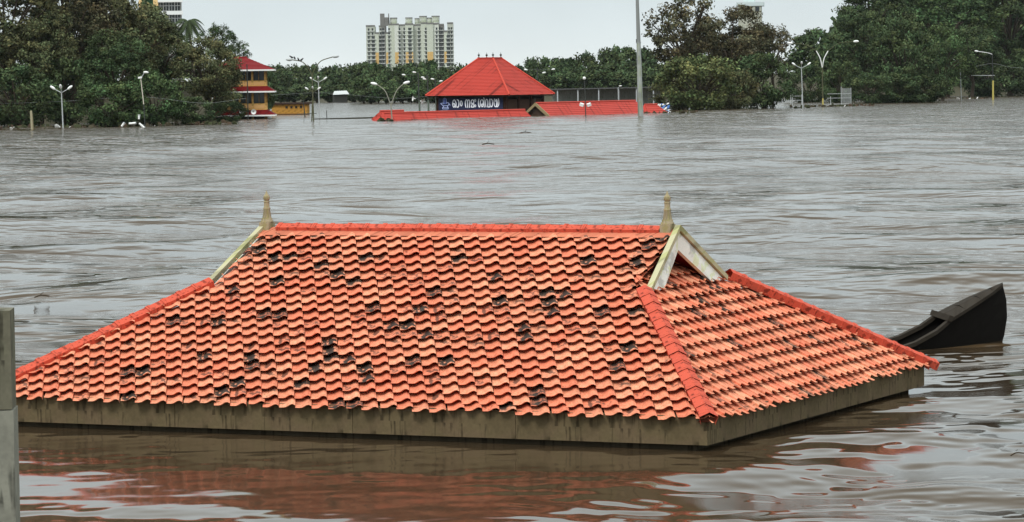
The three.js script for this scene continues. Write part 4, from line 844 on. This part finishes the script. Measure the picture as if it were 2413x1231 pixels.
const leafMat = c => new THREE.MeshPhysicalMaterial({ color: lin(...c), roughness: 0.8, specularIntensity: 0.12, vertexColors: true });
const LEAF = { olive: leafMat([0.108, 0.120, 0.062]), brown: leafMat([0.094, 0.090, 0.054]), green: leafMat([0.070, 0.112, 0.050]), bright: leafMat([0.120, 0.150, 0.066]), mid: leafMat([0.064, 0.096, 0.046]) };
let turnSeed = rng(12345), variant = 0;
// px, py of the foot; py of the top; half width in px; depth in m; how far down the crown reaches (py)
function tree(name, label, category, px, foot, top, half, depth, kind, leaf, low, group) {
  const k = depth / F, b = at(px, foot, depth), yTop = at(px, top, depth).y, yLow = kind === 'bush' ? at(px, Math.max(low, foot) + 8, depth).y : at(px, low, depth).y, o = thing(name, label, category, V(b.x, 0, b.z), 0, group);
  const set = KINDS[kind], c = set[variant++ % set.length], ry = (yTop - yLow) / 2, cy = (yTop + yLow) / 2, rx = half * k, rz = rx * (0.75 + 0.4 * turnSeed());
  const crown = part('crown', c.g, LEAF[leaf], o, V(0, cy, 0)); crown.rotation.y = turnSeed() * 6.28; crown.scale.set(rx, ry * 1.04, rz);
  const limbs = part('limbs', c.limbs, bark, o, V(0, cy, 0)); limbs.rotation.copy(crown.rotation); limbs.scale.copy(crown.scale);
  const tr = Math.max(0.09, rx * 0.05), h = cy - ry * 0.55;
  part('trunk', [rod(V(0, -1.5, 0), V(0.06 * rx, h * 0.5, 0), tr * 1.3, tr, 8), rod(V(0.06 * rx, h * 0.5, 0), V(0, Math.max(h, 0.3) , 0), tr, tr * 0.75, 8)], bark, o);
  return o;
}
// riverside thicket
const RIVER = [
  ['broad olive tree filling the frame corner above the wooden stake', 20, 300, -70, 130, 405, 'big', 'olive', 190],
  ['tall brownish olive tree behind the white three headed lamp post', 165, 300, -60, 135, 415, 'big', 'brown', 200],
  ['large olive tree between the thicket and the cream apartment block', 300, 298, -15, 120, 420, 'big', 'olive', 190],
  ['round olive brown tree below the palm, in front of the storeyed building', 490, 290, 86, 105, 408, 'big', 'olive', 252],
  ['dark low tree hanging over the water by the wooden stake', 40, 303, 150, 95, 388, 'bush', 'mid', 285],
  ['dark green tree directly behind the three headed lamp head', 150, 303, 130, 75, 400, 'bush', 'mid', 292],
  ['bright green bush sprawling into the water near the leaning lamp', 262, 300, 178, 92, 386, 'bush', 'green', 295],
  ['green bush between the leaning lamp and the olive brown tree', 365, 298, 165, 72, 392, 'bush', 'green', 285],
  ['small dark bush at the foot of the olive brown tree', 455, 293, 225, 60, 398, 'bush', 'mid', 290],
  ['green bush under the maroon skirt beside the speaker pole', 535, 290, 232, 45, 415, 'bush', 'mid', 286],
  ['mid green tree rising between apartment block and brown tree', 385, 295, 60, 70, 440, 'big', 'mid', 180],
  ['nearly black tree on the skyline just beside the palm', 522, 292, 55, 48, 520, 'airy', 'mid', 150],
  ['small loose dark tree over the maroon top roof', 566, 292, 98, 30, 500, 'airy', 'mid', 170],
  ['dark leafy tree behind the ochre storeyed building', 632, 285, 160, 30, 500, 'dense', 'mid', 262],
  ['olive tree closing the canopy between the two tallest riverside crowns', 235, 300, -45, 105, 425, 'big', 'olive', 170],
  ['olive brown tree in front of the apartment block green wall', 345, 296, 8, 62, 432, 'big', 'olive', 175],
  ['olive green tree filling below the canopy beside the lamp', 95, 300, 40, 100, 402, 'big', 'olive', 235],
  ['muted green tree filling below the canopy behind the bright bush', 275, 298, 70, 95, 404, 'big', 'mid', 240],
  ['olive tree just outside the frame corner past the stake', -150, 302, -40, 140, 420, 'big', 'olive', 290],
  ['olive tree standing deep behind the stake and lamp', 95, 302, 60, 120, 440, 'big', 'olive', 300],
  ['green tree standing deep behind the bright green bush', 290, 300, 90, 130, 450, 'big', 'green', 295],
  ['olive tree standing deep behind the olive brown round tree', 470, 296, 130, 100, 450, 'big', 'olive', 290],
];
for (const [label, px, ft, top, half, d, kind, leaf, low] of RIVER) tree(half < 65 ? 'riverside_bush' : 'riverside_tree', label, kind === 'bush' ? 'bush' : 'tree', px, ft, top, half, d, kind, leaf, low);
// middle group beside the mast
const MIDDLE = [
  ['tall airy brown tree with sky showing through, beside the mast', 1615, 262, -10, 105, 520, 'airy', 'brown', 190],
  ['tall brown tree standing under the pale rooftop', 1725, 262, 14, 105, 530, 'big', 'brown', 200],
  ['light green bush sprawling over the water beside the red roof stub', 1650, 265, 112, 100, 500, 'bush', 'bright', 262],
  ['olive low bush at the foot of the light green bush', 1590, 264, 165, 55, 505, 'bush', 'olive', 262],
  ['dark bush closing the group beside the white railing', 1800, 260, 120, 75, 515, 'bush', 'mid', 258],
  ['olive bush between the light green bush and the dark bush', 1725, 264, 150, 70, 508, 'bush', 'olive', 262],
  ['brown tree close behind the light green bush', 1680, 262, 80, 110, 545, 'big', 'brown', 255],
  ['reddish brown tree leaning out toward the open sky', 1820, 260, 60, 62, 540, 'airy', 'brown', 190],
];
for (const [label, px, ft, top, half, d, kind, leaf, low] of MIDDLE) tree(kind === 'bush' ? 'middle_bush' : 'middle_tree', label, kind === 'bush' ? 'bush' : 'tree', px, ft, top, half, d, kind, leaf, low);
// dense wood on the other flank
const FLANK = [
  ['large dense tree hanging low over the water past the white gate', 2130, 242, 40, 105, 600, 'big', 'mid', 242],
  ['dense green tree behind the wide armed lamp', 2040, 245, 25, 95, 640, 'big', 'mid', 200],
  ['broad tree next to the lone three headed lamp', 2220, 238, 60, 80, 640, 'big', 'green', 225],
  ['dark tree on the skyline nearest the open sky gap', 1930, 245, 72, 75, 700, 'dense', 'mid', 200],
  ['dark tree standing behind the white railing gate', 1905, 250, 150, 50, 640, 'bush', 'mid', 235],
  ['round bush behind the forked post', 1985, 250, 140, 55, 620, 'bush', 'mid', 215],
  ['dark bush beside the dense tree foot', 2055, 247, 165, 60, 590, 'bush', 'mid', 246],
  ['low bush at the outer foot of the dense tree', 2190, 240, 160, 55, 600, 'bush', 'mid', 240],
  ['dark bush hanging into the water under the large dense tree', 2105, 244, 170, 62, 592, 'bush', 'mid', 246],
  ['green bush at the water under the large dense tree, toward the lone lamp', 2160, 242, 165, 58, 594, 'bush', 'mid', 246],
  ['tall tree crowning the flank wood at the frame top', 2060, 240, -40, 110, 720, 'big', 'mid', 140],
  ['tall dark tree at the frame top above the lone lamp', 2230, 238, -70, 130, 760, 'big', 'green', 150],
  ['tall tree above the single armed lamp', 2380, 235, -60, 130, 780, 'big', 'mid', 150],
  ['green tree at the waterline beneath the wooded slope, near the single armed lamp', 2330, 232, 120, 80, 760, 'bush', 'mid', 226],
  ['green tree at the frame edge beneath the wooded slope', 2420, 228, 110, 75, 770, 'bush', 'mid', 222],
  ['mid green tree between the lone lamp and the single armed lamp', 2290, 234, 60, 75, 740, 'big', 'mid', 190],
  ['dark tree filling the gap behind the forked post', 1975, 245, 85, 70, 690, 'dense', 'mid', 215],
];
for (const [label, px, ft, top, half, d, kind, leaf, low] of FLANK) tree(kind === 'bush' ? 'flank_bush' : 'flank_tree', label, kind === 'bush' ? 'bush' : 'tree', px, ft, top, half, d, kind, leaf, low);
// woods that close the view, tree by tree
function wood(label, group, name, list, skyline, spacing, rows, d0, dStep, leafs, foot, seed) {
  const r = rng(seed); const [x0, x1] = list;
  for (let row = 0; row < rows; row++) for (let x = x0 + (row % 2) * spacing / 2; x <= x1; x += spacing * (0.8 + 0.4 * r())) {
    const s = skyline(x), t = lerp(s, foot(x), row / rows * 0.75) + (r() - 0.5) * 12, half = spacing * (0.8 + 0.4 * r());
    tree(name, label, 'tree', x, foot(x), t, half, d0 - row * dStep + (r() - 0.5) * 8, 'far', leafs[Math.floor(r() * leafs.length)], Math.min(foot(x), t + half * 2.6), group);
  }
}
const poly = pts => x => { for (let i = 0; i + 1 < pts.length; i++) if (x <= pts[i + 1][0]) return lerp(pts[i][1], pts[i + 1][1], clamp((x - pts[i][0]) / (pts[i + 1][0] - pts[i][0]))); return pts.at(-1)[1]; };
wood('hazy tree in the far bank wood between the ochre shed and the tower block', 'far bank wood', 'far_tree', [632, 868], poly([[630, 152], [700, 145], [780, 152], [860, 140]]), 32, 3, 1000, 40, ['mid', 'mid', 'mid'], () => 246, 61);
wood('dark tree in the wood below the tower block', 'wood below the tower', 'far_tree', [856, 1100], poly([[850, 142], [905, 150], [960, 145], [1010, 140], [1060, 155], [1110, 148]]), 34, 4, 900, 30, ['mid', 'mid', 'green'], () => 246, 62);
wood('dark green tree on the wooded rise behind the temple hall roof', 'wooded rise behind the temple', 'far_tree', [1190, 1540], poly([[1190, 150], [1300, 132], [1360, 125], [1430, 108], [1540, 104]]), 40, 3, 860, 40, ['mid', 'mid', 'mid'], () => 225, 63);
wood('tree in the wooded slope above the lone three headed lamp', 'wooded slope at the frame edge', 'slope_tree', [2000, 2440], poly([[2000, 10], [2060, -30], [2440, -60]]), 70, 2, 860, 30, ['mid', 'green'], () => 225, 64);
{   // coconut palm
  const d = 425, k = d / F, b = at(446, 200, d), hy = at(446, 50, d).y, o = thing('coconut_palm', 'coconut palm drooping its fronds before the cream apartment block', 'palm', V(b.x, 0, b.z));
  part('trunk', tube([V(0.4, -1.5, 0), V(0.5, hy * 0.5, 0), V(0, hy, 0)], 0.16, 8, 14), barkPale, o);
  const r = rng(9), leaf = mat([0.04, 0.058, 0.024], 0.75);
  for (let i = 0; i < 20; i++) {
    const th = i * 2.4, up = 0.9 - (i / 20) * 1.3, len = (44 + 16 * r()) * k, q = [], c = Math.cos(th), s = Math.sin(th), N = 20;
    const P = t => V(c * len * t * 0.8, hy + up * len * t * 0.75 - len * 0.9 * t * t, s * len * t * 0.8);
    for (let j = 0; j < N; j++) { const t0 = j / N, t1 = (j + 1) / N, a = P(t0), e = P(t1), w = len * 0.2 * Math.sin(Math.PI * (0.12 + 0.85 * t0)); for (const sd of [-1, 1]) { const dn = V(-s * sd * w, -w * 0.75, c * sd * w); q.push([a.clone().lerp(e, -0.15), e, a.clone().lerp(e, 0.8).add(dn)]); q.push([a, e, V(a.x, a.y - 0.03, a.z)]); } }
    part('frond', quads(q), leaf, o);
  }
}
// land behind the flooded banks
function bank(name, pts, d0, d1, y0, y1, color) {
  const q = [], seg = 40; const r = rng(4);
  for (let i = 0; i < seg; i++) { const f = t => lerp(pts[0], pts[1], t), a = f(i / seg), b = f((i + 1) / seg); const A = at(a, 240, d0), B = at(b, 240, d0), C = at(b, 240, d1), D = at(a, 240, d1); const h = t => y1 * (0.8 + 0.4 * vnoise(t * 9, 3, 999, 8)); q.push([V(A.x, -0.8, A.z), V(B.x, -0.8, B.z), V(C.x, h((i + 1) / seg), C.z), V(D.x, h(i / seg), D.z)]); }
  structure(name, quads(q), mat(color, 0.95));
}
bank('far_bank', [560, 1130], 915, 1000, 0, 4, [0.06, 0.055, 0.035]);
bank('hillside', [1150, 2560], 795, 860, 0, 7, [0.06, 0.055, 0.035]);
bank('riverbank', [-300, 500], 425, 445, 0, 4, [0.06, 0.055, 0.035]);
scene.fog = new THREE.FogExp2(0xdfe6e8, 0.00002);

renderer.render(scene, camera);
